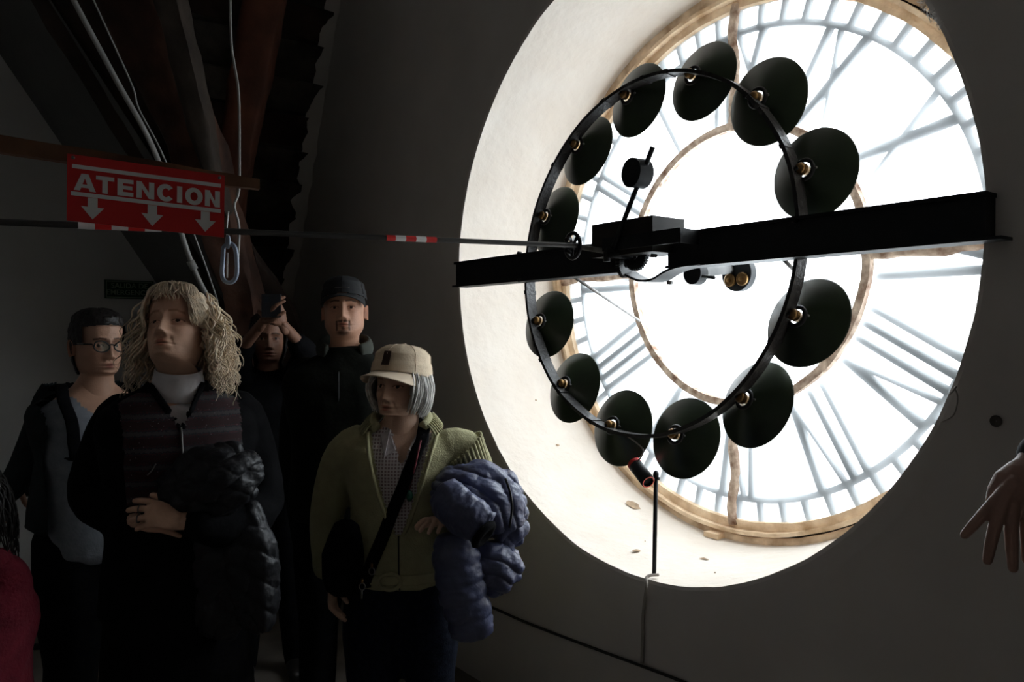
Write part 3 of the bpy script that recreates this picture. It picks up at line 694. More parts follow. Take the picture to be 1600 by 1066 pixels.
def head_arrays(jaw=1.0, nose=1.0, full=1.0, mouth_open=0, old=0, beard=0, brow=(.10, .07, .05), iris=(.04, .03, .02), lip=(.62, .30, .27), lids=1.0, blush=0):
    nz, nphi = 190, 220
    t = np.linspace(0, 1, nz); z = np.interp(t, [0, .12, .2, .8, .93, 1], [-.24, -.135, -.115, .075, .12, .127])
    u = np.linspace(-1, 1, nphi, endpoint=False); phi = PI*(u*.55+.45*u**3)*1.0
    phi = np.sign(u)*PI*(.5*np.abs(u)+.5*np.abs(u)**2.2)
    Zg, Pg = np.meshgrid(z, phi, indexing='ij')
    W = smooth_tab(Zg, HW)*full; Fr = smooth_tab(Zg, HF); Bk = smooth_tab(Zg, HB)
    jawm = G(0*Zg, Zg, 0, -.075, 1, .025); W = W*(1+(jaw-1)*jawm)
    sx = np.sin(Pg); cy = np.cos(Pg)
    ex = 1+.12*np.clip((Zg+.1)/.2, 0, 1)
    X = W*np.sign(sx)*np.abs(sx)**(1/ex); Y = np.where(cy > 0, Fr*np.sign(cy)*np.abs(cy)**(1/ex), Bk*np.sign(cy)*np.abs(cy)**(1/ex))
    m = np.clip((cy-.05)/.35, 0, 1); ax = np.abs(X); d = np.zeros_like(X)
    # nose
    nr = np.interp(Zg, [-.052, -.046, -.040, -.034, -.02, .0, .018, .03], [0, .006, .018, .0255, .0205, .0125, .006, .001])*nose
    nw = np.interp(Zg, [-.05, -.035, -.01, .02], [.0105, .0105, .0080, .0075])
    d += nr*np.exp(-(X/nw)**2/2)
    d += .0085*nose*G(ax, Zg, .0145, -.039, .0055, .0055)
    d -= .005*G(ax, Zg, .007, -.0465, .004, .0025)
    # sockets, lids, brow
    d -= .0145*G(ax, Zg, .031, .007, .015, .010); d -= .004*G(ax, Zg, .016, .008, .006, .010)
    d += .0080*G(ax, Zg, .0325, .003, .0105, .0062)
    d += .0045*G(ax, Zg, .030, .027, .020, .0065); d += .002*G(X, Zg, 0, .025, .012, .008)
    d -= (.002+.002*old)*G(ax, Zg, .032, -.010, .013, .0025)
    # cheeks, folds
    d += .0045*G(ax, Zg, .046, -.022, .016, .016); d -= (.0012+.0028*old)*G(ax-.020-(-.045-Zg)*.35, Zg, 0, -.055, .0035, .017)
    d -= .004*old*G(ax, Zg, .042, -.065, .012, .014)
    # mouth
    d += .006*G(X, Zg, 0, -.062, .026, .016)
    d += .0042*G(X, Zg, 0, -.0605, .017, .0038)+.0045*G(X, Zg, 0, -.0725, .015, .0045)
    d -= (.0055+.006*mouth_open)*G(X, Zg, 0, -.0662, .021, .0018+.0016*mouth_open)
    d -= .004*G(X, Zg, 0, -.083, .015, .005); d += .0065*G(X, Zg, 0, -.097, .014, .009)
    d -= .002*G(X, Zg, 0, -.052, .0035, .005)
    Y = Y+d*m
    X = X+np.sign(X)*(-.004)*G(ax, Zg, .07, .03, .02, .02)*m
    # ---- colours, multiplied with the skin tone
    ns = nz*nphi; Cc = np.ones((nz, nphi, 3))
    def paint(mask, c):
        mk = np.clip(mask, 0, 1)[..., None]; Cc[:] = Cc*(1-mk)+np.array(c)*mk
    front = (cy > 0).astype(float)
    lipm = np.clip(1.6*G(X, Zg, 0, -.0608, .0125, .0032)+1.6*G(X, Zg, 0, -.0715, .0115, .0036)-.35, 0, 1)*front
    paint(lipm*.8, lip); paint(np.clip(G(X, Zg, 0, -.0662, .016, .0014)*1.5-.3, 0, 1)*front, (.18, .07, .06))
    paint(.25*G(ax, Zg, .045, -.025, .018, .016)*front, (1.0, .72, .64))
    paint(.35*G(ax, Zg, .031, .004, .017, .012)*front, (.62, .45, .4))
    bz = .0285+.10*(ax-.018)*(ax < .036)-.16*(ax-.036)*(ax >= .036)
    paint(np.clip(1.7*np.exp(-((Zg-bz)/.0034)**2)-.35, 0, 1)*((ax > .012) & (ax < .052))*front*.9, brow)
    ez = (Zg-.0040)/(.0060*lids); exx = (ax-.0325)/.0142; eye = ((exx**2+ez**2) < 1)*front
    paint(eye, (1.25, 1.22, 1.2)); paint((((ax-.0325)**2+(Zg-.0045)**2) < .0062**2)*eye, iris); paint((((ax-.0325)**2+(Zg-.0045)**2) < .0028**2)*eye, (.01, .01, .01))
    lid = np.exp(-((np.sqrt(exx**2+ez**2)-1.08)/.16)**2)*(ez > -.25)*front; paint(np.clip(lid*1.2, 0, 1)*.85, (.12, .07, .05))
    if beard:
        g = np.clip(1.8*G(X, Zg, 0, -.052, .020, .0048)-.5, 0, 1)*(ax > .002)
        g = np.maximum(g, np.clip(1.9*np.exp(-((ax-.024)/.0045)**2)*((Zg < -.05) & (Zg > -.088))-.5, 0, 1))
        g = np.maximum(g, np.clip(2*G(X, Zg, 0, -.097, .020, .011)-.55, 0, 1)); g = np.maximum(g, np.clip(2*G(X, Zg, 0, -.080, .006, .006)-.6, 0, 1))
        paint(g*front*.92, (.07, .055, .05)); paint(.18*front*np.clip((-.04-Zg)/.03, 0, 1)*(Zg > -.12), (.5, .42, .4))
    V = np.stack([X, Y, Zg], -1).reshape(-1, 3); Fc = []
    for i in range(nz-1):
        for k in range(nphi):
            l = (k+1) % nphi; Fc.append((i*nphi+l, i*nphi+k, (i+1)*nphi+k, (i+1)*nphi+l))
    Fc.append(tuple((nz-1)*nphi+k for k in range(nphi-1, -1, -1))); Fc.append(tuple(range(nphi)))
    V = V.tolist(); Cl = Cc.reshape(-1, 3).tolist()
    # ears
    for sgn in (-1, 1):
        o = len(V); nr_, nc = 10, 20
        for i in range(nr_):
            rr = i/(nr_-1)
            for k in range(nc):
                a = 2*PI*k/nc; ez_ = .031*rr*math.sin(a)*(1 if math.sin(a) > 0 else .95); ey = (.017 if math.sin(a) > -.2 else .013)*rr*math.cos(a)
                h = .004+.010*rr-(.006 if .35 < rr < .8 else 0)+(.002 if rr > .85 else 0)
                V.append([sgn*(.069*full+h+(.004 if math.cos(a) < 0 else 0)*rr), -.012+ey-.003*math.sin(a), -.008+ez_]); Cl.append([1, .86, .82])
        for k in range(nc):
            a = 2*PI*k/nc; V.append([sgn*.062*full, -.008+.009*math.cos(a), -.008+.022*math.sin(a)]); Cl.append([.9, .75, .7])
        for i in range(nr_):
            for k in range(nc):
                l = (k+1) % nc; q = (o+i*nc+k, o+i*nc+l, o+(i+1)*nc+l, o+(i+1)*nc+k); Fc.append(q if sgn < 0 else q[::-1])
    return V, Fc, Cl
def face_dir(turn, pos):
    """rotation about z: 0 faces the viewer, positive turns to image left (radians)"""
    F = Vector((CAM.x-pos.x, CAM.y-pos.y, 0)).normalized(); F = Matrix.Rotation(-turn, 3, 'Z') @ F
    return math.atan2(-F.x, F.y)
def head_matrix(pos, turn, pitch=0, tilt=0, sc_=1):
    return Matrix.Translation(pos) @ Matrix.Rotation(face_dir(turn, pos), 4, 'Z') @ Matrix.Rotation(tilt, 4, 'Y') @ Matrix.Rotation(pitch, 4, 'X') @ Matrix.Scale(sc_, 4)
def hand_mb(wrist, fwd, back, size=1.0, curl=.5, thumb=1, spread=.12):
    """relaxed hand: palm and five separate fingers; back = direction out of the back of the hand; thumb = side sign"""
    w = Vector(wrist); f = Vector(fwd).normalized(); b = Vector(back); b = (b-f*b.dot(f)).normalized(); s = f.cross(b)*thumb
    mb = MB(); k = size
    M = Matrix((s, f, b)).transposed()
    mb.rtube([w-f*.03*k, w+f*.005*k], [.024*k, .024*k], 12, sq=.7, up=s)
    vs = [w, w+f*.02*k, w+f*.05*k, w+f*.085*k]
    mb.rtube([w+f*.01*k, w+f*.04*k, w+f*.075*k], [.028*k, .036*k, .037*k], 14, sq=.40, up=s)
    for i, (off, L, r) in enumerate(((.029, .074, .0092), (.010, .082, .0095), (-.010, .076, .009), (-.028, .060, .008))):
        base = w+f*(.080-.004*abs(i-1))*k+s*off*k; a = spread*(1.2-i)*.9; d = (f*math.cos(a)+s*math.sin(a)).normalized(); p = base; pts = [base-d*.02*k, p]; c = curl*(.55+.12*i)
        for j, seg in enumerate((.45, .30, .25)):
            ca = c*(.55, 1.25, .9)[j]; d = (d*math.cos(ca)-b*math.sin(ca)).normalized()
            p = p+d*L*seg*k; pts.append(p)
        mb.rtube(pts, [r*k, r*1.02*k, r*k, r*.93*k, r*.8*k], 10)
    base = w+f*.022*k+s*.028*k-b*.006*k; d = (f*.72+s*.62-b*.25).normalized(); p1 = base+d*.038*k; d2 = (f*.9+s*.25-b*.35).normalized(); p2 = p1+d2*.030*k; p3 = p2+(d2-b*.2).normalized()*.024*k
    mb.rtube([w+f*.008*k+s*.012*k, base, p1, p2, p3], [.014*k, .014*k, .0115*k, .0105*k, .0085*k], 10)
    return remesh(mb.mesh('h'), .0028, 3)
def bend(A, B, v):
    if B is None or v.z > -.08: return A @ v
    t = min(1, (-.08-v.z)/.085); t = t*t*(3-2*t); return (A @ v).lerp(B @ v, t)
def skin(name, c, rough=.5): return mat(name, c, rough, var=.07, scale=30, bump=.12, bscale=160, attr='tone', spec=.35)
def person(label, head, headM, body_mb, skinmat, hands=(), origin=None, voxel=.014, neckM=None):
    """one mesh: body, head and hands; root object of the figure"""
    V = []; Fc = []; Cl = []
    bm_ = remesh(body_mb.mesh('b'), voxel, 3)
    def addmesh(me):
        o = len(V); V.extend([list(v.co) for v in me.vertices]); Fc.extend([tuple(i+o for i in p.vertices) for p in me.polygons]); Cl.extend([[1, 1, 1]]*len(me.vertices))
    addmesh(bm_)
    for h in hands: addmesh(h)
    hv, hf, hc = head; o = len(V); V.extend([list(bend(headM, neckM, Vector(v))) for v in hv]); Fc.extend([tuple(i+o for i in q) for q in hf]); Cl.extend(hc)
    me = bpy.data.meshes.new('person'); me.from_pydata(V, [], Fc); me.update()
    at_ = me.color_attributes.new('tone', 'FLOAT_COLOR', 'POINT'); at_.data.foreach_set('color', np.c_[np.array(Cl), np.ones(len(Cl))].ravel())
    ob = link('person', me, skinmat, None, True, origin, None); return tag(ob, label, 'person')
def torso_pts(neck, hip, F, sh=.19, chest=.13, belly=.13, wl=.15):
    """stack of ellipse rings from hip to neck; returns MB (closed)"""
    mb = MB(); up = (neck-hip); H_ = up.length; z = up.normalized(); x = F.cross(z).normalized(); y = z.cross(x)
    rows = [(-.06, wl*.9, belly*.85, 0), (.0, wl*1.08, belly*1.0, 0), (.12, wl*1.06, belly*1.02, .005), (.3, wl, belly*1.0, .01), (.5, sh*.86, chest*.98, .012), (.68, sh*.95, chest, .010), (.80, sh*1.0, chest*.92, 0), (.88, sh*.93, chest*.78, -.01), (.94, sh*.68, chest*.6, -.012), (.985, sh*.42, chest*.5, -.012), (1.03, sh*.33, chest*.45, -.01)]
    n = 28; vs = []; fs = []
    for (t, a, b, dy) in rows:
        c = hip+up*t+y*dy
        for k in range(n):
            an = 2*PI*k/n; ca, sa = math.cos(an), math.sin(an); e = .85
            vs.append(c+x*(a*math.copysign(abs(ca)**e, ca))+y*(b*math.copysign(abs(sa)**e, sa)))
    m = len(rows)
    for i in range(m-1):
        for k in range(n): l = (k+1) % n; fs.append((i*n+k, i*n+l, (i+1)*n+l, (i+1)*n+k))
    fs += [tuple(range(n-1, -1, -1)), tuple((m-1)*n+k for k in range(n))]
    return mb.add(vs, fs)
def garment(name, mb, m, parent, voxel=.008, amp=.006, scale=7, stretch=(1, 1, .6), seed=0, sm=4, cut=None, mats=None, smf=.5):
    me = remesh(mb.mesh(name), voxel, sm, smf)
    if amp: wrinkle(me, amp, scale, stretch, seed)
    if cut:
        bm = bmesh.new(); bm.from_mesh(me); bmesh.ops.delete(bm, geom=[v for v in bm.verts if cut(v.co)], context='VERTS'); bm.to_mesh(me); bm.free()
    me.materials.append(m)
    if mats:
        for (mm_, fn) in mats:
            me.materials.append(mm_); ix = len(me.materials)-1
            for p in me.polygons:
                if fn(p.center): p.material_index = ix
    return link(name, me, None, parent, True, None, None)
def hsurf(M, phi, z, off=0):
    w_, f_, b_ = [float(np.interp(z, HZ, t)) for t in (HW, HF, HB)]
    x = (w_+off)*math.sin(phi); y = (f_+off if math.cos(phi) > 0 else b_+off)*math.cos(phi)
    return M @ Vector((x, y, z+(off*.8 if z > .09 else 0)))
def head_shell(M, off, test, nphi=90, nz=70, z0=-.12, bump=.003, bs=60, seed=0):
    """hair or cap shell following the skull; test(phi, z) says where it lies"""
    idx = {}; vs = []; fs = []
    def vid(i, k):
        k %= nphi
        if (i, k) not in idx:
            t = i/nz; z = z0+(.127-z0)*(1-(1-t)**1.6); ph = 2*PI*k/nphi-PI
            o = off+bump*noise.fractal(Vector((math.sin(ph)*bs*.05, math.cos(ph)*bs*.05, z*bs*.35+seed)), 1, 2, 3)
            idx[(i, k)] = len(vs); vs.append(hsurf(M, ph, z, o))
        return idx[(i, k)]
    for i in range(nz):
        t = (i+.5)/nz; z = z0+(.127-z0)*(1-(1-t)**1.6)
        for k in range(nphi):
            ph = 2*PI*(k+.5)/nphi-PI
            if test(ph, z): fs.append((vid(i, k+1), vid(i, k), vid(i+1, k), vid(i+1, k+1)))
    top = M @ Vector((0, 0, .127+off)); return MB().add(vs, fs)
def cap(M, parent, mcrown, mbrim, label, badge=None, off=.016, brim=.075, low=.035):
    c = head_shell(M, off, lambda p, z: z > low+.012*math.cos(p)-.006, nphi=80, nz=60, z0=-.02, bump=.0015, seed=4)
    me = c.mesh('cap'); o = link('cap', me, mcrown, parent, True, None, None); o['label'] = label
    sd = o.modifiers.new('s', 'SOLIDIFY'); sd.thickness = .004; sd.offset = -1
    vs = []; fs = []; na, nr_ = 30, 10
    for j in range(nr_+1):
        t = j/nr_
        for k in range(na+1):
            a = (-1+2*k/na)*1.22; z = low+.012*math.cos(a)-.008
            w_, f_ = float(np.interp(z, HZ, HW))+off, float(np.interp(z, HZ, HF))+off
            x = w_*math.sin(a)*(1+.02*t); y = f_*math.cos(a)+brim*t*math.cos(a*.98)**.7 if abs(a) < 1.2 else f_*math.cos(a)
            x *= (1-.0*t); zz_ = z-.016*t-.020*(abs(a)/1.22)**2*t**.7
            vs.append(M @ Vector((x, y, zz_)))
    for j in range(nr_):
        for k in range(na): a = j*(na+1)+k; fs.append((a, a+1, a+na+2, a+na+1))
    b = MB().add(vs, fs).build('brim', mbrim, o, auto=None); sd = b.modifiers.new('s', 'SOLIDIFY'); sd.thickness = .004
    MB().ell(M @ Vector((0, -.004, .127+off*.85)), (.008, .008, .005)).build('button', mcrown, o)
    for a in (0, PI/3, -PI/3, 2*PI/3, -2*PI/3, PI):      # seams
        MB().tube([hsurf(M, a, z, off+.0012) for z in np.linspace(low+.01, .124, 16)], .0011, 4).build('seam', mbrim, o)
    if badge:
        vs = [hsurf(M, a, z, off+.003) for z in (.068, .082, .096) for a in (-.15, 0, .15)]
        MB().add(vs, [(0, 1, 4, 3), (1, 2, 5, 4), (3, 4, 7, 6), (4, 5, 8, 7)]).build('badge', badge, o)
    return o
def strands(name, curves, r, m, parent, n=4):
    mb = MB()
    for c in curves:
        k = len(c); mb.tube(c, [r*(1-.75*(i/(k-1))**2) for i in range(k)], n, cap=False)
    o = mb.build(name, m, parent, auto=None); o['kind'] = 'stuff'; return o
M_hairdark = mat('dark_hair', (.012, .009, .008), .5, var=.3, scale=60, bump=.5, bscale=80)
M_hairgrey = mat('grey_hair', (.66, .65, .62), .5, var=.25, scale=40)
M_hairblond = mat('blonde_hair', (.86, .72, .54), .45, var=.25, scale=40)
M_cloth_blk = mat('black_cloth', (.007, .007, .008), .95, var=.3, scale=20, bump=.2, bscale=80, spec=.05)
M_denim = mat('dark_denim', (.012, .015, .026), .95, var=.3, scale=60, bump=.2, bscale=200, spec=.08)
M_shoe = mat('dark_shoe', (.015, .013, .012), .5)
def legs(hip, F, spread=.09, r=(.095, .065, .05), ankle=.05):
    F = F.normalized(); L = Vector((0, 0, 1)).cross(F); mb = MB(); sh = []
    for s in (-1, 1):
        h = hip+L*s*spread*.9; a = Vector((hip.x, hip.y, ankle))+L*s*spread*1.2; k = h.lerp(a, .5)+F*.02
        mb.rtube([h+Vector((0, 0, .02)), h.lerp(k, .5), k, k.lerp(a, .5), a], [r[0], r[0]*.95, r[1], r[1]*.95, r[2]], 14)
        sh.append(a)
    return mb, sh
def shoes(sh, F, parent):
    for a in sh:
        mb = MB().rtube([a-F*.05+Vector((0, 0, -.012)), a+F*.06+Vector((0, 0, -.014)), a+F*.15+Vector((0, 0, -.018))], [.036, .040, .032], 12, sq=1.0)
        me = remesh(mb.mesh('shoe'), .008, 3)
        for v in me.vertices: v.co.z = max(v.co.z, .0)
        link('shoe', me, M_shoe, parent, True, None, None)
def arm(mb, pts, r): mb.rtube(smoothpath(pts, 12), list(np.interp(np.linspace(0, 1, 13), np.linspace(0, 1, len(r)), r)), 14)
def facing(turn, pos):
    a = face_dir(turn, pos); return Vector((-math.sin(a), math.cos(a), 0))

def figure(label, hp, turn_h, pitch, tilt, hs, turn_b, shoulders, armsets, headkw, skinmat, hipdrop=.66, sh=.19, chest=.125, belly=.13, wl=.15, lean=Vector((0, 0, 0)), legr=(.09, .062, .048), neckdrop=.185, neck_back=.015):
    """returns root, dict of joints"""
    HMx = head_matrix(hp, turn_h, pitch, tilt, hs); F = facing(turn_b, hp)
    neck = hp+Vector((0, 0, -neckdrop*hs))-F*neck_back; hip = Vector((neck.x, neck.y, neck.z-hipdrop*.88))-lean
    body = torso_pts(neck, hip, F, sh*.92, chest*.88, belly*.88, wl*.88)
    lm, ank = legs(hip, F, r=[q*.82 for q in legr]); o = len(body.v); body.add(lm.v, lm.f)
    nM = Matrix.Translation(neck+Vector((0, 0, .175*hs))+F*.012) @ Matrix.Rotation(face_dir(turn_b, hp), 4, 'Z') @ Matrix.Scale(hs, 4)
    body.rtube([neck-Vector((0, 0, .05)), neck+Vector((0, 0, .04))], [.06, .05], 14)
    hands = []
    for A in armsets:
        arm(body, A['p'], [.040, .034, .029, .024]); 
        if 'hand' in A: hands.append(A['hand'])
    root = person(label, head_arrays(**headkw), HMx, body, skinmat, hands, origin=Vector((hip.x, hip.y, 0)), neckM=nM)
    return root, dict(M=HMx, neck=neck, hip=hip, F=F, ank=ank, L=Vector((0, 0, 1)).cross(F))

# ---------------------------------------------------------------- old woman in the green cardigan
SK1 = skin('skin_fair_old', (.62, .40, .29)); d1 = 2.72
lhand = hand_mb(at(705, 818, 2.56), at(684, 812, 2.5)-at(712, 818, 2.58), Vector((.2, -.5, .8)), .95, .7, 1)
rhand = hand_mb(at(520, 905, 2.60), Vector((0.05, -.05, -1)), RT*-1, .95, .7, 1)
A_l = [at(712, 706, 2.74), at(752, 790, 2.76), at(735, 818, 2.64), at(704, 818, 2.56)]
A_r = [at(545, 700, 2.74), at(512, 800, 2.74), at(508, 860, 2.66), at(520, 905, 2.60)]
OW, J = figure('old woman with grey bob, beige cap and green cardigan by the clock wall', at(626, 605, d1), math.radians(30), .04, -.03, 1.03, math.radians(8), None,
    [dict(p=A_l, hand=lhand), dict(p=A_r, hand=rhand)], dict(old=1.0, mouth_open=.5, brow=(.45, .38, .33), lip=(.75, .42, .38), jaw=1.03, lids=.85), SK1, hipdrop=.70, sh=.185, chest=.13, belly=.14, wl=.165, neckdrop=.112)
n1, hip1, F1, L1 = J['neck'], J['hip'], J['F'], J['L']
# cardigan with an open front
M_card = mat('green_knit', (.37, .35, .20), .95, var=.12, scale=18, bump=.5, bscale=190)
M_cardrib = mat('green_rib', (.36, .34, .195), .95, var=.1, scale=18, bump=.3, bscale=150)
cb = torso_pts(n1+Vector((0, 0, -.012)), hip1+Vector((0, 0, .085)), F1, .205, .15, .155, .178)
arm(cb, [at(700, 706, 2.74), at(728, 712, 2.75), at(757, 790, 2.77), at(742, 822, 2.66)], [.085, .078, .066, .055])
arm(cb, [at(558, 700, 2.74), at(535, 725, 2.74), at(510, 810, 2.74), at(510, 885, 2.64)], [.085, .078, .062, .048])
def lo1(c): d = c-n1; return d.dot(L1), d.dot(F1), d.z
VZ = -.36
def vcut(c):
    x, y, z = lo1(c); xc = .012
    if y < .02 or z < VZ: return False
    return abs(x-xc) < .004+.105*((z-VZ)/(-VZ))**.8
CARD = garment('cardigan', cb, M_card, OW, .0075, .007, 6, (1, 1, .45), 3, cut=lambda c: vcut(c) or lo1(c)[2] > .0)
sb_ = torso_pts(n1+Vector((0, 0, -.02)), hip1+Vector((0, 0, .13)), F1, .188, .135, .14, .165)
def checks():
    m = bpy.data.materials.new('checked_shirt'); m.use_nodes = True; N = m.node_tree.nodes; L = m.node_tree.links; b = N['Principled BSDF']; b.inputs['Roughness'].default_value = .9
    t = N.new('ShaderNodeTexCoord'); mp = N.new('ShaderNodeMapping'); mp.inputs['Rotation'].default_value = (0, 0, -face_dir(math.radians(8), hip1)); bk = N.new('ShaderNodeTexBrick'); bk.offset = 0
    cx = N.new('ShaderNodeSeparateXYZ'); cb_ = N.new('ShaderNodeCombineXYZ'); L.new(t.outputs['Object'], mp.inputs[0]); L.new(mp.outputs[0], cx.inputs[0]); L.new(cx.outputs['X'], cb_.inputs[0]); L.new(cx.outputs['Z'], cb_.inputs[1])
    bk.inputs['Scale'].default_value = 1; bk.inputs['Brick Width'].default_value = .011; bk.inputs['Row Height'].default_value = .011; bk.inputs['Mortar Size'].default_value = .0022
    bk.inputs['Color1'].default_value = (.22, .16, .17, 1); bk.inputs['Color2'].default_value = (.28, .20, .21, 1); bk.inputs['Mortar'].default_value = (.58, .54, .54, 1)
    L.new(cb_.outputs[0], bk.inputs['Vector']); L.new(bk.outputs['Color'], b.inputs['Base Color']); return m
M_shirt = checks()
SHIRT = garment('shirt', sb_, M_shirt, OW, .009, .003, 8, seed=5, cut=lambda c: lo1(c)[2] > -.015 or (lo1(c)[1] > 0 and abs(lo1(c)[0]-.02) < .055*(lo1(c)[2]+.13)/.13 and lo1(c)[2] > -.13))
def surf_pt(ob_mesh_cache, x, z, off=0):
    """front surface of a garment at local (x, z)"""
    hit, loc, nor, ix = ob_mesh_cache.ray_cast(n1+L1*x+Vector((0, 0, z))+F1*.8, -F1)
    return (loc+nor*off) if hit else None
from mathutils.bvhtree import BVHTree
class Surf:
    def __init__(s, ob): s.o = ob; bpy.context.view_layer.update(); M = ob.matrix_world; me = ob.data; s.t = BVHTree.FromPolygons([M @ v.co for v in me.vertices], [tuple(p.vertices) for p in me.polygons])
    def cast(s, o, d, off=0):
        l, n, i, _ = s.t.ray_cast(Vector(o), Vector(d)); 
        if l is None: return None
        if n.dot(Vector(d)) > 0: n = -n
        return l+n*off
SC = Surf(CARD); SS = Surf(SHIRT)
def cp(x, z, off=.002): return SC.cast(n1+L1*x+Vector((0, 0, z))+F1*.8, -F1, off)
# edges of the opening: ribbed bands
for s in (-1, 1):
    pts = []
    for i in range(26):
        t = i/25; z = VZ+(-VZ-.02)*t; x = .012+s*(.010+.107*t**.8)
        p = cp(x+s*.008, z, .0); 
        if p is not None: pts.append(p)
    if len(pts) > 4: MB().tube(pts, [.006]*len(pts), 8, sq=1.6).build('front_edge', M_cardrib, CARD, auto=None)
# rib collar rolled behind the neck
cpts = []
for i in range(40):
    a = math.radians(-125+250*i/39); cpts.append(n1+(-F1*math.cos(a)*.078+L1*math.sin(a)*.098)+Vector((0, 0, .034-.07*(1-math.cos(a))*.55)))
MB().tube(cpts, .026, 12, sq=.6).build('collar', M_cardrib, CARD, auto=None)
for i in range(0, 40):
    a = math.radians(-120+240*i/39); c = n1+(-F1*math.cos(a)*.085+L1*math.sin(a)*.105)+Vector((0, 0, .044-.07*(1-math.cos(a))*.55)); o_ = (-F1*math.cos(a)+L1*math.sin(a))
    MB().tube(smoothpath([c-o_*.018+Vector((0, 0, .004)), c+o_*.012+Vector((0, 0, -.002)), c+o_*.04+Vector((0, 0, -.034))], 6), .0032, 5).build('collar_rib', M_cardrib, CARD)
# ribbed upper sleeve next to the jacket
aA, aB = at(722, 700, 2.72), at(748, 730, 2.735); ax_ = (aB-aA).normalized()
u_ = ax_.orthogonal().normalized(); v_ = ax_.cross(u_)
for k in range(30):
    a = 2*PI*k/30; pts = []
    for t in np.linspace(0, 1, 5):
        c = aA.lerp(at(752, 775, 2.76), t*.8); pts.append(c+(u_*math.cos(a)+v_*math.sin(a))*(.083-.012*t))
    MB().tube(smoothpath(pts, 8), .0058, 6).build('sleeve_rib', M_cardrib, CARD)
# zip, belt, buckle, hem ribs
zp = [cp(.012, z, .002) for z in np.linspace(VZ-.0, -.565, 24)]; zp = [p for p in zp if p is not None]
MB().tube(zp, .0028, 6).build('zip', M_blackm, CARD)
MB().box(zp[0]+F1*.006, (.008, .006, .026)).build('zip_pull', M_steel, CARD)
belt = [cp(x, -.515, .004) for x in np.linspace(-.15, .15, 30)]; belt = [p for p in belt if p is not None]
MB().tube(belt, .018, 8, sq=.22, up=(0, 0, 1)).build('belt', M_cardrib, CARD, auto=None)
bc = cp(-.016, -.515, .012)
if bc is not None: MB().tube([bc+L1*(.036*math.cos(2*PI*k/32))+Vector((0, 0, .027*math.sin(2*PI*k/32))) for k in range(32)], .006, 8, closed=True).build('buckle', M_cardrib, CARD)
for x in np.linspace(-.165, .165, 44):
    p, q = cp(x, -.555, .001), cp(x, -.590, .001)
    if p is not None and q is not None: MB().tube([p, q], .0032, 5).build('hem_rib', M_cardrib, CARD)
# shirt collar
def sp1(x, z, off=.006): return SS.cast(n1+L1*x+Vector((0, 0, z))+F1*.8, -F1, off)
for s in (-1, 1):
    p = [sp1(.02+s*.050, -.03), sp1(.02+s*.080, -.045), sp1(.02+s*.058, -.115, .010), sp1(.02+s*.022, -.095, .008), sp1(.02+s*.034, -.06)]
    if all(q is not None for q in p):
        o = MB().add(p, [(0, 1, 2, 3, 4)]).build('collar_leaf', mat('shirt_collar', (.42, .38, .385), .9, var=.15, scale=60), SHIRT, smooth=False); o.modifiers.new('s', 'SOLIDIFY').thickness = .004
# pendant
for pz, xx in ((-.235, .045),):
    c = cp(xx, pz, .012) or SS.cast(n1+L1*xx+Vector((0, 0, pz))+F1*.8, -F1, .012)
    c = (SS.cast(n1+L1*xx+Vector((0, 0, pz))+F1*.8, -F1, .014) or c)
    pd = MB().ell(c, (.016, .010, .020), n=10, m=8).build('pendant', mat('green_stone', (.05, .22, .15), .2, var=.5, scale=60), OW)
    MB().tube([c+Vector((0, 0, .02)), c+L1*.02+Vector((0, 0, .10)), c+L1*.035+Vector((0, 0, .18))-F1*.03], .003, 6).build('lanyard', mat('lanyard_red', (.18, .03, .04), .8), pd)
# trousers and shoes
lm, ank = legs(hip1+Vector((0, 0, .04)), F1, .095, (.12, .088, .07)); lm.ell(hip1+Vector((0, 0, .04)), (.17, .14, .13), Matrix.Rotation(face_dir(math.radians(12), hip1), 3, 'Z'))
garment('trousers', lm, M_denim, OW, .012, .006, 6, seed=9); shoes(ank, F1, OW)
# hair
HM1 = J['M']; curves = []
for i in range(420):
    ph = random.choice((-1, 1))*random.uniform(.95, 3.14); z0 = random.uniform(.02, .06); c = []
    low = -.088 + (.03*math.cos(ph)) + random.uniform(-.012, .012); of = random.uniform(.004, .020)
    for j in range(9):
        t = j/8; z = z0+(low-z0)*t; bul = .020*math.sin(PI*min(1, t*1.05))*(.6+.4*abs(math.sin(ph)))
        zz = max(z, -.05); w_, f_, b_ = [float(np.interp(zz, HZ, tb)) for tb in (HW, HF, HB)]
        w_ = max(w_, .07); b_ = max(b_, .082); o_ = of+bul-.012*max(0, t-.8)*4*random.uniform(.2, 1)
        p2 = ph+.10*t*(1 if ph < 0 else -1)*(.5 if abs(ph) < 1.3 else 0)
        c.append(HM1 @ Vector(((w_+o_)*math.sin(p2), (f_+o_ if math.cos(p2) > 0 else b_+o_)*math.cos(p2), z)))
    curves.append(c)
strands('hair', curves, .0035, M_hairgrey, OW)
head_shell(HM1, .008, lambda p, z: z > -.02 and abs(p) > 1.0 or z > .04, seed=2).build('hair_cap', M_hairgrey, OW, auto=None)
M_beige = mat('beige_cotton', (.62, .50, .36), .9, var=.08, scale=20, bump=.15, bscale=150)
cap(HM1 @ Matrix.Rotation(.06, 4, 'X'), OW, M_beige, mat('beige_brim', (.68, .55, .41), .9, var=.06, scale=20), 'beige baseball cap with a dark badge', badge=mat('badge_brown', (.06, .035, .025), .8), off=.021, brim=.080, low=.044)

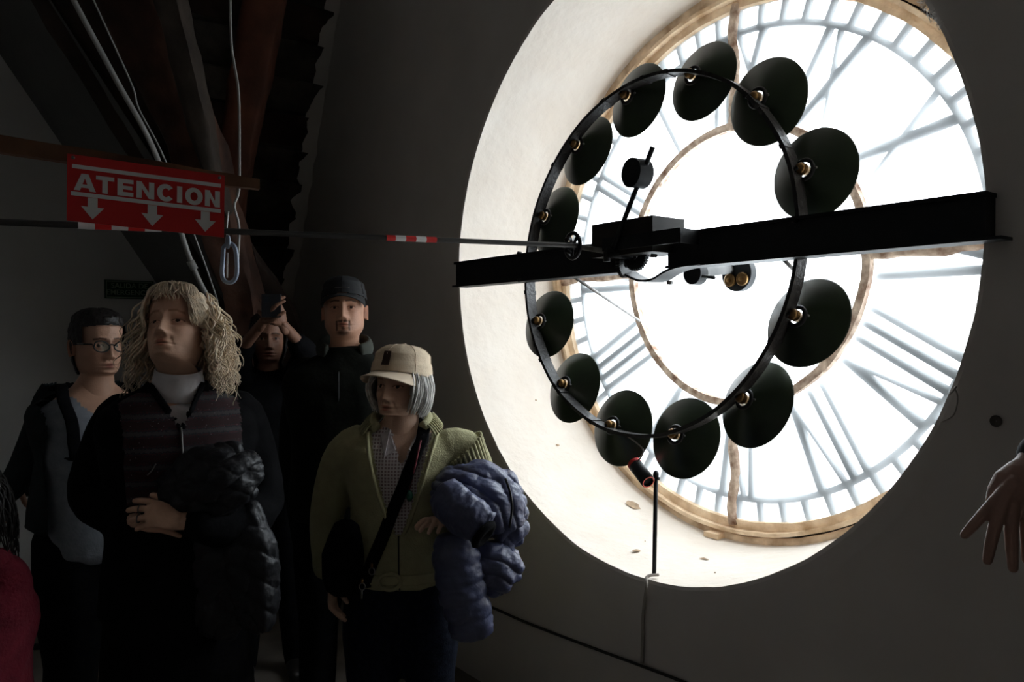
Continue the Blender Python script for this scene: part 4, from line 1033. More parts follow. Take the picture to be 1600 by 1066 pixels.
# black shoulder bag worn across her chest
bag = empty('shoulder_bag', at(540, 925, 2.52), 'black shoulder bag hanging at the hip of the woman in the green cardigan', 'bag')
bm_ = MB().rtube([at(540, 835, 2.56), at(536, 868, 2.55), at(534, 905, 2.55)], [.055, .072, .066], 14, sq=.5, up=tuple(RT))
me = remesh(bm_.mesh('pouch'), .008, 3); link('pouch', me, M_cloth_blk, bag, True, None, None)
sp_ = []
for i in range(22):
    t = i/21; x = .100-.205*t; z = -.015-.52*t
    p = cp(x, z, .010); q = SS.cast(n1+L1*x+Vector((0, 0, z))+F1*.8, -F1, .012); p = p if (p is not None and (q is None or (p-q).dot(F1) > -.05)) else q
    if p is not None: sp_.append(p)
sp_ = [n1+L1*.085-F1*.03+Vector((0, 0, .03))]+sp_[1:]+[at(548, 838, 2.53)]
MB().tube(smoothpath(sp_, 40), .022, 8, sq=.14, up=tuple(L1)).build('strap', M_cloth_blk, bag, auto=None)
for px, py in ((581, 893), (566, 917)):
    c = at(px, py, 2.44); MB().tube([c+RT*(.009*math.cos(2*PI*k/20))+Vector((0, 0, .011*math.sin(2*PI*k/20))) for k in range(20)], .0018, 6, closed=True).build('key_ring', M_steel, bag); MB().cyl(c+Vector((0, 0, .011)), c+Vector((0, 0, .024)), .004, 8).build('clip', M_brass, bag)
MB().cyl(at(565, 922, 2.44), at(565, 936, 2.44), .003, 6).build('key', M_steel, bag)

# ---------------------------------------------------------------- quilted jackets carried over the arm
def puffy(pts, radii, pitch, m, name, parent, depth=.10, sq=.8, up=None, seed=0, n=40, slant=0, amp=.006):
    P = smoothpath(pts, 90); L = [0]
    for i in range(90): L.append(L[-1]+(P[i+1]-P[i]).length)
    R = np.interp(np.linspace(0, 1, 91), np.linspace(0, 1, len(radii)), radii)
    mb = MB(); mb.tube(P, list(R), n, sq=sq, up=up)
    for i in range(91):
        c = P[i]
        for k in range(n):
            v = mb.v[i*n+k]; a = 2*PI*k/n; s = L[i]/pitch+slant*math.sin(a)+.10*noise.noise(Vector((a, L[i]*9, seed)))
            q = abs(math.sin(PI*s))**.55
            d = (v-c); mb.v[i*n+k] = c+d*(1-depth+depth*q+.05*noise.fractal(d.normalized()*1.3+c*7+Vector((seed, 0, 0)), 1, 2, 2)) + d.normalized()*amp*noise.fractal(v*45, 1, 2, 3)
    # round the ends
    for e, rng_ in ((0, range(0, 7)), (90, range(84, 91))):
        for i in rng_:
            t = abs(i-e)/6; f_ = math.sqrt(max(0, 1-(1-t)**2))*.96+.04
            for k in range(n): mb.v[i*n+k] = P[i]+(mb.v[i*n+k]-P[i])*f_
    return mb.build(name, m, parent, auto=None)
def quilt(name, c, rad, m, parent, pitch=.05, depth=.011, ang=0., curve=.5, seed=0, rot=0, cross=.0, amp=.0028):
    """soft bundle of a quilted garment: channels run across it in arcs"""
    c = Vector(c); X = RT*math.cos(rot)+UP*math.sin(rot); Z = UP*math.cos(rot)-RT*math.sin(rot); Y = FW
    mb = MB().ell((0, 0, 0), (1, 1, 1), n=200, m=140); out = []
    for v in mb.v:
        n = v.normalized(); lump = 1+.13*noise.fractal(n*1.4+Vector((seed, 2, 3)), 1, 2, 2)
        p = Vector((n.x*rad[0], n.y*rad[1], n.z*rad[2]))*lump
        u = p.x*math.cos(ang)+p.z*math.sin(ang); w2 = -p.x*math.sin(ang)+p.z*math.cos(ang)
        t = (w2+curve*u*u/rad[0]+.012*noise.noise(p*14+Vector((seed, 0, 0))))/pitch
        q = abs(math.sin(PI*t))**.42; d = depth*(q-1)
        if cross: d += depth*.7*(abs(math.sin(PI*(u/cross+.35*math.floor(t))))**.4-1)
        d += amp*noise.fractal(Vector((p.x*30, p.y*30, p.z*55))+Vector((seed*3, 0, 0)), 1, 2, 4)
        p = p+n*d; out.append(c+X*p.x+Y*p.y+Z*p.z)
    mb.v = out; return mb.build(name, m, parent, auto=None)
M_navy = mat('navy_nylon', (.072, .084, .165), .42, var=.15, scale=14, bump=.25, bscale=70, spec=.55)
PJ = empty('puffer_jacket', at(745, 1005, 2.6), 'navy blue quilted puffer jacket carried over the old woman\'s forearm', 'jacket')
quilt('body', at(748, 782, 2.60), (.165, .11, .125), M_navy, PJ, .050, .012, -.45, .55, 1, rot=-.25, cross=.17)
quilt('back_panel', at(790, 800, 2.62), (.075, .08, .15), M_navy, PJ, .055, .011, .5, .4, 5, rot=.12, cross=.12)
puffy([at(690, 768, 2.50), at(712, 792, 2.46), at(738, 812, 2.44), at(760, 828, 2.44)], [.062, .074, .072, .062], .085, M_navy, 'cuff_sleeve', PJ, .09, .85, seed=2, amp=.005)
puffy([at(712, 830, 2.54), at(712, 870, 2.52), at(722, 920, 2.51), at(733, 962, 2.51), at(739, 998, 2.52)], [.06, .078, .080, .076, .070], .056, M_navy, 'sleeve', PJ, .09, .7, seed=3, up=tuple(RT), amp=.005)
quilt('lower_fold', at(768, 888, 2.58), (.105, .085, .095), M_navy, PJ, .052, .012, -.5, .5, 4, rot=.3)
MB().lathe([(.046, 0), (.052, .010), (.046, .020), (.030, .022), (.014, .010)], at(752, 832, 2.41), at(770, 850, 2.38)-at(750, 832, 2.40), 20, True, True).build('cuff', M_cloth_blk, PJ)
zpt = [at(x, y, 2.49) for x, y in ((790, 748), (797, 770), (800, 795), (796, 825))]; MB().tube(smoothpath(zpt, 12), .004, 6).build('zip', M_blackm, PJ)

# ---------------------------------------------------------------- man in the black cap
SK2 = skin('skin_tan', (.55, .30, .20)); d2 = 3.1
MAN, J2 = figure('man with goatee, black cap and dark jacket standing behind the old woman', at(538, 486, d2), math.radians(4), .10, .02, .99, math.radians(5), None,
    [dict(p=[at(475, 590, 3.15), at(462, 720, 3.2), at(475, 850, 3.1)], hand=hand_mb(at(476, 852, 3.1), (0, 0, -1), -RT, 1.05, .6, 1)), dict(p=[at(612, 590, 3.2), at(632, 720, 3.25), at(620, 850, 3.15)], hand=hand_mb(at(620, 852, 3.15), (0, 0, -1), RT, 1.05, .6, -1))],
    dict(beard=1, jaw=1.12, full=1.06, brow=(.10, .07, .06), lip=(.6, .3, .28), lids=.8, old=.4), SK2, hipdrop=.72, sh=.22, chest=.15, belly=.16, wl=.18, neckdrop=.155)
n2, F2, L2 = J2['neck'], J2['F'], J2['L']
jb = torso_pts(n2+Vector((0, 0, -.01)), J2['hip'], F2, .245, .175, .18, .205)
arm(jb, [at(480, 590, 3.15), at(462, 715, 3.2), at(475, 845, 3.1)], [.085, .07, .05]); arm(jb, [at(606, 590, 3.2), at(632, 715, 3.25), at(620, 845, 3.15)], [.085, .07, .05])
M_jack = mat('olive_black_jacket', (.010, .011, .009), .9, var=.3, scale=12, bump=.2, bscale=60, spec=.08)
JK = garment('jacket', jb, M_jack, MAN, .011, .009, 5, (1, 1, .5), 21)
cpts = []
for i in range(40):
    a = math.radians(-140+280*i/39); cpts.append(n2+(-F2*math.cos(a)*.085+L2*math.sin(a)*.10)+Vector((0, 0, .045-.06*(1-math.cos(a))*.5)))
MB().tube(cpts, .030, 12, sq=.4, up=(0, 0, 1)).build('collar', mat('collar_green', (.04, .045, .036), .9, var=.2), JK, auto=None)
MB().tube([n2+F2*.17+Vector((0, 0, -.08-.04*i))-L2*.01 for i in range(14)], .004, 6).build('zip', M_blackm, JK)
lm, ank = legs(J2['hip'], F2, .1, (.11, .08, .065)); garment('trousers', lm, M_cloth_blk, MAN, .014, .006, 6, seed=11); shoes(ank, F2, MAN)
M_capb = mat('black_cap', (.009, .010, .012), .8, var=.2)
cap(J2['M'] @ Matrix.Rotation(.06, 4, 'X'), MAN, M_capb, M_capb, 'black baseball cap', off=.014, brim=.036, low=.046)
pc = [hsurf(J2['M'] @ Matrix.Rotation(.06, 4, 'X'), a, .074, .0165) for a in np.linspace(-.32, .32, 12)]; MB().tube(pc, .0012, 4).build('cap_stitching', M_steel, MAN)
head_shell(J2['M'], .004, lambda p, z: abs(p) > 1.45 and z > -.03, seed=3).build('hair', M_hairdark, MAN, auto=None)

# ---------------------------------------------------------------- blonde woman looking up
SK3 = skin('skin_fair', (.66, .41, .29)); d3 = 2.30
h3 = hand_mb(at(292, 815, 2.10), at(240, 806, 2.06)-at(292, 818, 2.10), Vector((.35, -.75, .55)), 1.0, .75, 1)
BW, J3 = figure('woman with curly blonde hair looking up, black coat and white turtleneck', at(278, 521, d3), math.radians(24), .40, .06, 1.04, math.radians(-8), None,
    [dict(p=[at(190, 655, 2.36), at(148, 770, 2.32), at(215, 815, 2.12)], hand=hand_mb(at(212, 812, 2.14), RT, Vector((.3, -.8, .4)), 1.0, .6, -1)), dict(p=[at(372, 650, 2.42), at(402, 780, 2.35), at(350, 820, 2.18), at(294, 815, 2.10)], hand=h3)],
    dict(old=.8, brow=(.55, .45, .36), lip=(.8, .42, .38), jaw=1.0, lids=.8), SK3, hipdrop=.70, sh=.19, chest=.135, belly=.14, wl=.165, neckdrop=.130, neck_back=.012)
n3, F3, L3 = J3['neck'], J3['F'], J3['L']
cb3 = torso_pts(n3+Vector((0, 0, -.015)), J3['hip']+Vector((0, 0, -.05)), F3, .225, .165, .17, .20)
cb3.rtube([J3['hip']+Vector((0, 0, .05)), J3['hip']+Vector((0, 0, -.2)), J3['hip']+Vector((0, 0, -.38))], [.20, .21, .22], 20, sq=.8, up=tuple(L3))
arm(cb3, [at(192, 655, 2.36), at(172, 690, 2.36), at(146, 775, 2.32), at(206, 815, 2.16)], [.085, .08, .07, .055]); arm(cb3, [at(368, 650, 2.42), at(385, 690, 2.42), at(404, 785, 2.35), at(355, 822, 2.2), at(312, 818, 2.12)], [.085, .08, .075, .065, .05])
def l3(c): d = c-n3; return d.dot(L3), d.dot(F3), d.z
def pat():
    m = bpy.data.materials.new('fair_isle_knit'); m.use_nodes = True; N = m.node_tree.nodes; L = m.node_tree.links; b = N['Principled BSDF']; b.inputs['Roughness'].default_value = .9
    t = N.new('ShaderNodeTexCoord'); w1 = N.new('ShaderNodeTexWave'); w1.bands_direction = 'Z'; w1.inputs['Scale'].default_value = 7; w1.inputs['Distortion'].default_value = 1.2; w1.inputs['Detail Scale'].default_value = 30
    ck = N.new('ShaderNodeTexVoronoi'); ck.inputs['Scale'].default_value = 75; ck.distance = 'MANHATTAN'
    rp_ = N.new('ShaderNodeValToRGB'); e = rp_.color_ramp; e.interpolation = 'CONSTANT'
    e.elements[0].color = (.020, .003, .005, 1); e.elements[1].position = .35; e.elements[1].color = (.008, .008, .010, 1)
    for p, c in ((.5, (.045, .006, .010, 1)), (.68, (.010, .011, .016, 1)), (.88, (.04, .036, .038, 1))): x = e.elements.new(p); x.color = c
    mx = N.new('ShaderNodeMix'); mx.data_type = 'RGBA'; mx.inputs[7].default_value = (.13, .10, .11, 1)
    th = N.new('ShaderNodeMath'); th.operation = 'LESS_THAN'; th.inputs[1].default_value = .16
    L.new(t.outputs['Object'], w1.inputs['Vector']); L.new(t.outputs['Object'], ck.inputs['Vector']); L.new(w1.outputs['Fac'], rp_.inputs[0]); L.new(ck.outputs['Distance'], th.inputs[0])
    L.new(th.outputs[0], mx.inputs[0]); L.new(rp_.outputs[0], mx.inputs[6]); L.new(mx.outputs[2], b.inputs['Base Color']); return m
def neckcut(c): x, y, z = l3(c); return z > -.005 or (y > 0 and z > -.13 and abs(x+.01) < .062*(z+.13)/.13)
COAT = garment('coat', cb3, M_cloth_blk, BW, .009, .008, 5, (1, 1, .5), 31, cut=neckcut, mats=[(pat(), lambda c: l3(c)[1] > .03 and -.34 < l3(c)[2] < -.035 and abs(l3(c)[0]) < .155+.05*(l3(c)[2]+.2))])
tb = torso_pts(n3+Vector((0, 0, -.02)), J3['hip'], F3, .19, .135, .14, .165)
M_wht = mat('white_jersey', (.66, .64, .66), .9, var=.08, scale=20, bump=.15, bscale=90)
TN = garment('turtleneck', tb, M_wht, BW, .010, .002, 8, seed=33)
rg = []
for (h, r) in ((-.05, .080), (.0, .071), (.016, .067), (.028, .066), (.030, .062)): rg.append((r, h))
MB().lathe(rg, n3+F3*.016, Vector((0, 0, 1))+F3*.22, 30).build('rolled_neck', M_wht, TN, auto=None)
S3 = Surf(COAT)
def c3(x, z, off=.003): return S3.cast(n3+L3*x+Vector((0, 0, z))+F3*.8, -F3, off)
for s in (-1, 1):
    pts = [c3(-.01+s*(.006+.064*t), -.13+.115*t, .003) for t in np.linspace(0, 1, 12)]; pts = [p for p in pts if p is not None]
    if len(pts) > 3: MB().tube(pts, .010, 8, sq=.5).build('lapel_edge', M_cloth_blk, COAT, auto=None)
zp = [c3(-.012, z, .003) for z in np.linspace(-.13, -.29, 14)]; zp = [p for p in zp if p is not None]; MB().tube(zp, .003, 6).build('zip', M_steel, COAT, auto=None)
for x, z in ((-.10, -.25), (-.035, -.27)):
    p = c3(x, z, .006)
    if p is not None: MB().tube(smoothpath([p, p+L3*.012+Vector((0, 0, .012)), p+L3*.022+Vector((0, 0, .03))], 6), .002, 5).build('zip_pull', M_steel, COAT)
SB3 = Surf(BW)
for (px, py) in ((216, 797), (214, 812)):
    c = SB3.cast(CAM, (at(px, py, 1)-CAM).normalized())
    if c is None or (c-CAM).length > 2.6: continue
    c = c+FW*.008; MB().tube([c+FW*(.0105*math.cos(2*PI*k/20))+UP*(.0105*math.sin(2*PI*k/20)) for k in range(20)], .0018, 6, closed=True).build('finger_ring', M_steel, BW)
lm, ank = legs(J3['hip'], F3, .09, (.11, .08, .065)); garment('trousers', lm, M_cloth_blk, BW, .014, .005, 6, seed=12); shoes(ank, F3, BW)
HM3 = J3['M']; curves = []
for i in range(760):
    u = random.random(); ph = (-1 if random.random() < .62 else 1)*random.uniform(1.25, 3.1); z0 = random.uniform(-.03, .10)
    # her left side (negative x) shows towards the window
    Ln = (random.uniform(.12, .20) if u < .75 else random.uniform(.05, .12)); fr = random.uniform(70, 120); am = random.uniform(.006, .013); q0 = random.uniform(0, 6.28); of = random.uniform(.004, .022); c = []
    base = hsurf(HM3, ph, z0, of); out = (base-(HM3 @ Vector((0, -.01, z0)))); out.z = 0; out.normalize()
    dn = Vector((0, 0, -1)); sd_ = dn.cross(out); flare = random.uniform(.02, .075)
    for j in range(26):
        t = j/25; s = Ln*t*(.8+.2*t); sw = min(1, .25+t*1.6)
        p = base+dn*s+out*(flare*math.sin(min(1.45, t*1.45)))+(sd_*math.sin(q0+s*fr)+out*math.cos(q0+s*fr))*am*sw
        c.append(p)
    curves.append(c)
strands('hair', curves, .0032, M_hairblond, BW, 4)
head_shell(HM3, .008, lambda p, z: (z > .062+.026*math.cos(p)) or (abs(p) > 1.4 and z > -.05), bump=.005, bs=120, seed=8).build('hair_crown', M_hairblond, BW, auto=None)
fr_c = []
for i in range(420):                              # combed from the parting over the brow and down the temples
    sd1 = random.choice((-1, 1)); y0 = random.uniform(-.06, .06); e = random.uniform(.9, 1.75); c = []; ww = random.uniform(0, 6)
    for j in range(14):
        t = j/13; ph = sd1*(.15+(e-.15)*t**.8)+.05*math.sin(ww+t*9); z = .122-.105*t**1.5-.02*t*(1-abs(y0)*6)
        if y0 < 0: ph = sd1*(PI-(.3+1.1*t))
        c.append(hsurf(HM3, ph, z, .008+.011*math.sin(PI*t*.9)+.004*math.sin(ww+t*14)))
    fr_c.append(c)
for i in range(80):
    ph0 = random.uniform(-.5, .5); e = random.uniform(-.95, .95); c = []; ww = random.uniform(0, 6); zl = random.uniform(.054, .088)
    for j in range(12):
        t = j/11; c.append(hsurf(HM3, ph0+(e-ph0)*t+.05*math.sin(ww+t*7), .121-(.121-zl)*t**1.2, .007+.011*math.sin(PI*t*.85)+.003*math.sin(ww+9*t)))
    fr_c.append(c)
strands('fringe', fr_c, .003, M_hairblond, BW, 4)
hb_ = [hsurf(HM3, a, .125-.11*(abs(a)/1.75)**1.6 if False else float(np.interp(abs(a), [0, 1.6], [.1, .1])), .03) for a in (1.6,)]
hbp = []
for i in range(30):
    b = math.radians(-100+200*i/29); hbp.append(HM3 @ Vector((.094*math.sin(b), -.022, .004+.143*math.cos(b)*.95)))
MB().tube(hbp, .009, 8, sq=.4, up=(0, 1, 0)).build('hairband', mat('dark_band', (.012, .014, .03), .5), BW, auto=None)
MB().ell(HM3 @ Vector((-.083, -.006, -.043)), (.007, .007, .008)).build('earring', mat('pearl', (.75, .72, .68), .25), BW)
# quilted coat over her arm
QJ = empty('quilted_coat', at(390, 980, 2.2), 'black quilted coat folded over the blonde woman\'s arm', 'jacket')
M_qb = mat('black_nylon', (.012, .013, .017), .5, var=.2, scale=14, bump=.2, bscale=70, spec=.3)
quilt('upper_fold', at(330, 752, 2.16), (.15, .09, .105), M_qb, QJ, .06, .009, .75, .2, 11, rot=.2, cross=.06)
quilt('hanging_panel', at(388, 880, 2.22), (.085, .06, .20), M_qb, QJ, .062, .010, -.5, .3, 12, rot=.16, cross=.10)
quilt('inner_panel', at(338, 890, 2.22), (.10, .06, .20), M_qb, QJ, .062, .009, .5, .3, 13, rot=.10, cross=.10)

# ---------------------------------------------------------------- young woman with glasses
SK4 = skin('skin_olive', (.50, .29, .20)); d4 = 2.75
YW, J4 = figure('young woman with dark rimmed glasses and grey top beside the far wall', at(152, 541, d4), math.radians(-25), -.02, 0, .98, math.radians(-22), None,
    [dict(p=[at(95, 640, 2.82), at(52, 710, 2.85), at(14, 772, 2.86)], hand=hand_mb(at(16, 766, 2.86), Vector((-.4, -.1, -.5)), Vector((0, -.3, 1)), .95, .7, 1)), dict(p=[at(195, 640, 2.88), at(232, 720, 2.95), at(225, 840, 2.9)], hand=hand_mb(at(225, 845, 2.9), (0, 0, -1), RT, .95, .6, -1))],
    dict(brow=(.10, .07, .06), lip=(.35, .10, .12), jaw=1.04, full=1.03), SK4, hipdrop=.66, sh=.18, chest=.125, belly=.135, wl=.155, neckdrop=.135)
n4, F4, L4 = J4['neck'], J4['F'], J4['L']
def l4(c): d = c-n4; return d.dot(L4), d.dot(F4), d.z
tb = torso_pts(n4+Vector((0, 0, -.02)), J4['hip'], F4, .195, .142, .15, .172)
M_gtop = mat('grey_marl', (.23, .25, .29), .95, var=.12, scale=30, bump=.2, bscale=120)
def scoop(c): x, y, z = l4(c); return z > -.03 or (y > -.02 and (x/.085)**2+((z+.02)/.085)**2 < 1)
TOP = garment('top', tb, M_gtop, YW, .009, .006, 6, (1, 1, .5), 41, cut=scoop)
jb = MB(); arm(jb, [at(100, 612, 2.82), at(84, 632, 2.82), at(50, 708, 2.85), at(18, 765, 2.86)], [.075, .07, .058, .045]); arm(jb, [at(190, 612, 2.88), at(210, 640, 2.9), at(232, 720, 2.95), at(226, 838, 2.9)], [.075, .07, .058, .045])
M_card4 = mat('dark_green_grey', (.022, .027, .029), .95, var=.2, scale=20, bump=.2, bscale=80, spec=.08)
back = torso_pts(n4+Vector((0, 0, -.012)), J4['hip']+Vector((0, 0, .1)), F4, .222, .172, .178, .202); jb.add(back.v, back.f)
garment('open_jacket', jb, M_card4, YW, .009, .006, 6, seed=42, cut=lambda c: (l4(c)[1] > -.05 and abs(l4(c)[0]) < .155 and l4(c)[2] > -.6) or (l4(c)[1] > .0 and abs(l4(c)[0]) < .19 and l4(c)[2] < -.05) or l4(c)[2] > .0)
S4 = Surf(TOP)
for x in (-.10,):                                # rucksack strap and its loose end
    pts = [n4-F4*.08+L4*x*1.1+Vector((0, 0, -.02)), n4+L4*x*1.15+Vector((0, 0, .0))]+[p for p in (S4.cast(n4+L4*(x*1.1-.01)+Vector((0, 0, z))+F4*.8, -F4, .012) for z in (-.06, -.12, -.18, -.24)) if p is not None]+[at(72, 690, 2.74), at(66, 745, 2.76)]
    MB().tube(smoothpath(pts, 24), .020, 8, sq=.2, up=tuple(L4)).build('rucksack_strap', M_cloth_blk, YW, auto=None)
lm, ank = legs(J4['hip']+Vector((0, 0, .03)), F4, .09, (.125, .085, .065)); lm.ell(J4['hip']+Vector((0, 0, -.01)), (.17, .14, .12), Matrix.Rotation(face_dir(math.radians(-12), J4['hip']), 3, 'Z')); garment('trousers', lm, M_cloth_blk, YW, .012, .005, 6, seed=13); shoes(ank, F4, YW)
HM4 = J4['M']
head_shell(HM4, .012, lambda p, z: z > .058+.02*math.cos(p*1.0)-.055*(abs(p) > 1.05)-.09*(abs(p) > 1.7), bump=.004, bs=130, seed=9).build('hair', M_hairdark, YW, auto=None)
MB().ell(HM4 @ Vector((0, -.105, -.01)), (.045, .04, .045)).build('hair_knot', M_hairdark, YW)
GL = None
def glasses(M, parent):
    m = mat('black_acetate', (.008, .008, .009), .25); mb = MB()
    for s in (-1, 1):
        pts = []
        for k in range(32):
            a = 2*PI*k/32; x = s*(.034+.0265*math.cos(a)*s); z = .002+.0185*math.sin(a)*(1.0 if math.sin(a) > 0 else 1.05)+.005*math.cos(a)*s*s*(1 if s > 0 else 1)*(1 if math.sin(a) > .2 else 0)*s
            y = .108-.20*(abs(x))**2*2.0; pts.append(M @ Vector((x, y, z)))
        mb.tube(pts, .0026, 6, closed=True)
    mb.tube([M @ Vector((x, .106, .006+.003*(1-(x/.009)**2))) for x in (-.009, -.004, 0, .004, .009)], .0024, 6)
    for s in (-1, 1): mb.tube([M @ Vector((s*.060, .094, .010)), M @ Vector((s*.076, .07, .010)), M @ Vector((s*.081, .0, .008)), M @ Vector((s*.079, -.02, .002))], .0024, 6)
    o = mb.build('glasses', m, parent, auto=None)
    MB().tube([M @ Vector((.0785, .066, .011)), M @ Vector((.0825, .032, .0105))], .0028, 6).build('temple_plate', M_steel, o)
    gm = bpy.data.materials.new('lens_glass'); gm.use_nodes = True; N = gm.node_tree.nodes; N.clear(); L = gm.node_tree.links
    oo = N.new('ShaderNodeOutputMaterial'); mx = N.new('ShaderNodeMixShader'); tr = N.new('ShaderNodeBsdfTransparent'); gl = N.new('ShaderNodeBsdfGlossy'); gl.inputs['Roughness'].default_value = .03; gl.inputs['Color'].default_value = (.7, .9, .85, 1)
    mx.inputs[0].default_value = .035; L.new(tr.outputs[0], mx.inputs[1]); L.new(gl.outputs[0], mx.inputs[2]); L.new(mx.outputs[0], oo.inputs[0])
    for s in (-1, 1):
        vs = [M @ Vector((s*.034, .107, .002))]
        for k in range(24): a = 2*PI*k/24; x = s*.034+.0255*math.cos(a); vs.append(M @ Vector((x, .107-.40*x*x, .002+.018*math.sin(a))))
        MB().add(vs, [(0, 1+k, 1+(k+1) % 24) for k in range(24)]).build('lens', gm, o)
glasses(HM4, YW)

# ---------------------------------------------------------------- person raising a phone
SK5 = skin('skin_brown', (.28, .14, .09)); d5 = 3.65
pA1, pA2 = [at(372, 600, 3.68), at(376, 552, 3.52), at(412, 502, 3.38)], [at(462, 600, 3.7), at(478, 556, 3.55), at(442, 506, 3.40)]
PP, J5 = figure('person in black raising a phone in the dark corner', at(420, 532, d5), math.radians(0), .05, 0, .98, math.radians(0), None,
    [dict(p=pA1, hand=hand_mb(at(411, 503, 3.38), at(420, 482, 3.36)-at(411, 503, 3.38), FW*-1-RT, .95, .7, 1)), dict(p=pA2, hand=hand_mb(at(442, 507, 3.40), at(430, 480, 3.37)-at(442, 507, 3.40), FW*-1+RT, .95, .7, -1))],
    dict(brow=(.1, .08, .06)), SK5, hipdrop=.66, sh=.18, wl=.15, neckdrop=.14)
n5, F5 = J5['neck'], J5['F']
jb = torso_pts(n5+Vector((0, 0, -.01)), J5['hip'], F5, .20, .15, .15, .175); arm(jb, [at(376, 598, 3.68), at(374, 560, 3.54), at(384, 540, 3.50)], [.07, .06, .05]); arm(jb, [at(458, 598, 3.7), at(478, 558, 3.55), at(466, 538, 3.50)], [.07, .062, .05])
garment('jumper', jb, M_cloth_blk, PP, .012, .006, 5, seed=51)
lm, ank = legs(J5['hip'], F5); garment('trousers', lm, M_cloth_blk, PP, .014, .005, 6, seed=14); shoes(ank, F5, PP)
head_shell(J5['M'], .014, lambda p, z: z > .05+.02*math.cos(p) or (abs(p) > 1.1), bump=.004, bs=130, seed=10, z0=-.16).build('hair', M_hairdark, PP, auto=None)
phn = at(424, 478, 3.34); ph_ = empty('phone', phn, 'dark phone held up by the person in black', 'phone')
Mh = Matrix((RT, -FW, UP)).transposed()
MB().box(phn, (.082, .009, .10), Mh).build('case', mat('phone_case', (.012, .014, .02), .35), ph_, smooth=False)
MB().box(phn+RT*-.02-FW*.006+UP*.03, (.026, .003, .026), Mh).build('camera_bump', mat('phone_glass', (.02, .025, .035), .15), ph_, smooth=False)

# ---------------------------------------------------------------- child in pink at the frame edge
SK6 = skin('skin_child', (.55, .33, .24)); d6 = 1.95
CH, J6 = figure('child in pink fleece with dark curly hair at the lower left edge', at(-54, 800, d6), math.radians(-150), .0, 0, .90, math.radians(-150), None,
    [dict(p=[at(9, 905, 1.95), at(26, 985, 1.98), at(14, 1060, 1.93)], hand=hand_mb(at(14, 1062, 1.93), (0, 0, -1), RT, .75, .6, 1)), dict(p=[at(-116, 905, 1.95), at(-136, 985, 1.98), at(-126, 1060, 1.93)], hand=hand_mb(at(-126, 1062, 1.93), (0, 0, -1), -RT, .75, .6, -1))],
    dict(), SK6, hipdrop=.46, sh=.14, chest=.105, belly=.11, wl=.12, legr=(.07, .05, .04), neckdrop=.16)
n6, F6, L6 = J6['neck'], J6['F'], J6['L']
M_pink = mat('pink_fleece', (.20, .016, .034), .95, var=.15, scale=25, bump=.5, bscale=120)
jb = torso_pts(n6+Vector((0, 0, -.0)), J6['hip']+Vector((0, 0, -.05)), F6, .165, .13, .135, .15); arm(jb, [at(-6, 900, 1.95), at(6, 920, 1.95), at(14, 990, 1.97), at(6, 1056, 1.93)], [.065, .062, .056, .045]); arm(jb, [at(-106, 900, 1.95), at(-116, 920, 1.95), at(-134, 990, 1.98), at(-126, 1056, 1.93)], [.065, .062, .056, .045])
FL = garment('fleece', jb, M_pink, CH, .009, .008, 7, seed=61)
hd = MB().tube([n6+(L6*math.cos(a)*.085+F6*math.sin(a)*.07)+Vector((0, 0, .02-.02*math.sin(a))) for a in np.linspace(0, 2*PI, 30, endpoint=False)], .034, 12, closed=True)
hd.ell(n6-F6*.10+Vector((0, 0, -.03)), (.09, .06, .075)); me = remesh(hd.mesh('hood'), .008, 4); wrinkle(me, .007, 12, seed=62); link('hood', me, M_pink, FL, True, None, None)
lm, ank = legs(J6['hip'], F6, .065, (.08, .06, .05)); garment('trousers', lm, M_cloth_blk, CH, .012, .004, 6, seed=15); shoes(ank, F6, CH)
curves = []
for i in range(420):
    ph = random.uniform(-PI, PI); z0 = random.uniform(-.02, .115)
    if abs(ph) < .9 and z0 < .07: continue
    base = hsurf(J6['M'], ph, z0, .008); out = base-(J6['M'] @ Vector((0, 0, z0*.3))); out.normalize(); c = []; q0 = random.uniform(0, 6)
    for j in range(12): t = j/11; c.append(base+out*.03*math.sin(t*1.6)+Vector((0, 0, -.12*t*t-.02*t))+Vector((math.sin(q0+t*9), math.cos(q0+t*9), 0))*.008*t)
    curves.append(c)
strands('hair', curves, .0035, M_hairdark, CH)
head_shell(J6['M'], .012, lambda p, z: z > .06 or abs(p) > 1.0, seed=12).build('hair_crown', M_hairdark, CH, auto=None)

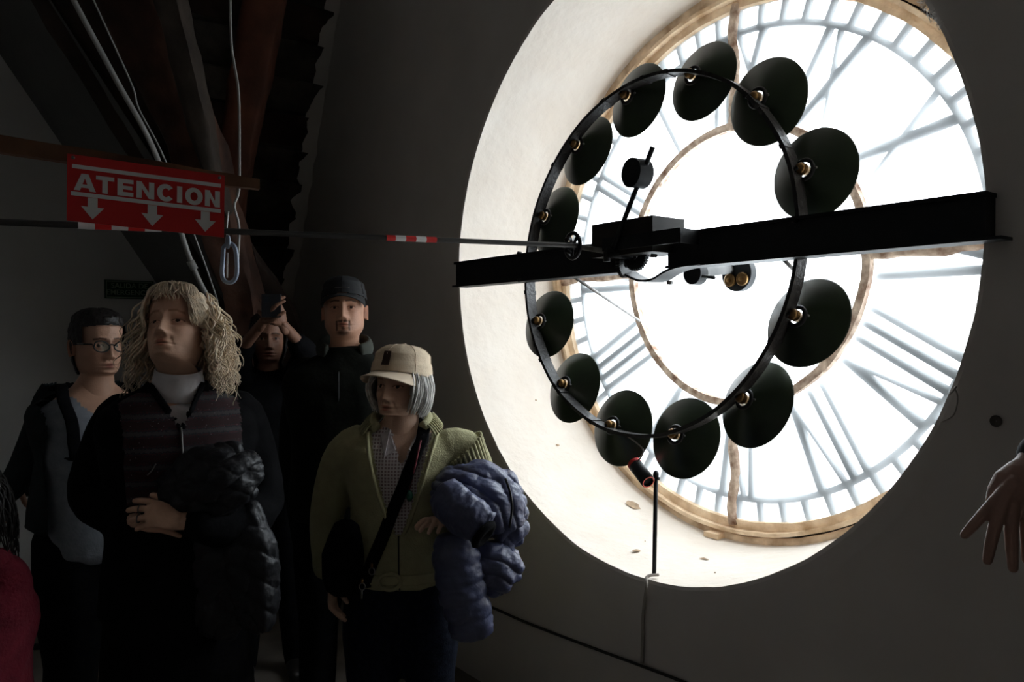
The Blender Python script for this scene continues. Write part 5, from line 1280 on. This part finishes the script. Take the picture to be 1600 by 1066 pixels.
# ---------------------------------------------------------------- person at the edge with an outstretched hand
SK7 = skin('skin_hand', (.36, .21, .165)); d7 = 1.22
def hp(*l): return [at(x, y, d) for x, y, d in l]
hm = MB()
hm.rtube(hp((1640, 700, 1.25), (1612, 735, 1.235), (1598, 752, 1.22)), [.030, .029, .032], 14, sq=.75, up=tuple(RT))
hm.rtube(hp((1604, 742, 1.225), (1588, 762, 1.215), (1576, 782, 1.21)), [.030, .036, .034], 16, sq=.62, up=tuple(RT))
for pts, r in (((((1583, 752, 1.205), (1558, 780, 1.195), (1534, 806, 1.19), (1520, 822, 1.195), (1507, 836, 1.205))), (.010, .0098, .0088, .0082, .007)),
               ((((1585, 760, 1.20), (1566, 788, 1.19), (1555, 822, 1.185), (1548, 850, 1.19), (1543, 876, 1.20))), (.011, .0105, .0098, .009, .0075)),
               ((((1596, 764, 1.20), (1582, 790, 1.19), (1580, 828, 1.185), (1581, 858, 1.19), (1583, 888, 1.20))), (.011, .0108, .010, .0092, .0078)),
               ((((1608, 766, 1.205), (1602, 794, 1.195), (1604, 828, 1.19), (1605, 852, 1.195), (1604, 874, 1.205))), (.011, .0105, .010, .009, .0076)),
               ((((1618, 745, 1.23), (1640, 775, 1.22), (1648, 810, 1.21), (1640, 838, 1.21))), (.013, .0125, .0105, .009))):
    hm.rtube(hp(*pts), r, 12)
HD7 = remesh(hm.mesh('h'), .0024, 3)
hp7 = at(2010, 500, 1.30)
elb = at(1800, 720, 1.38)
RP, J7 = figure('person in dark sleeve just out of frame reaching a hand in at the edge', hp7, math.radians(60), 0, 0, 1.0, math.radians(60), None,
    [dict(p=[at(1880, 610, 1.40), elb, at(1640, 700, 1.25)], hand=HD7), dict(p=[at(2150, 610, 1.5), at(2180, 800, 1.55), at(2160, 950, 1.45)], hand=hand_mb(at(2160, 955, 1.45), (0, 0, -1), RT, 1, .6, -1))],
    dict(brow=(.1, .08, .06)), SK7, hipdrop=.68, neckdrop=.14)
jb = torso_pts(J7['neck']+Vector((0, 0, -.01)), J7['hip'], J7['F'], .21, .15, .155, .18); arm(jb, [at(1885, 610, 1.40), at(1840, 660, 1.40), elb, at(1690, 690, 1.30), at(1622, 712, 1.245)], [.075, .07, .06, .046, .036]); arm(jb, [at(2145, 610, 1.5), at(2180, 800, 1.55), at(2160, 945, 1.45)], [.075, .062, .045])
garment('jacket', jb, mat('navy_sleeve', (.010, .011, .016), .85, var=.2), RP, .010, .005, 6, seed=71)
lm, ank = legs(J7['hip'], J7['F']); garment('trousers', lm, M_cloth_blk, RP, .014, .005, 6, seed=16); shoes(ank, J7['F'], RP)
head_shell(J7['M'], .012, lambda p, z: z > .055+.02*math.cos(p) or (abs(p) > 1.3 and z > -.06), seed=13).build('hair', M_hairdark, RP, auto=None)
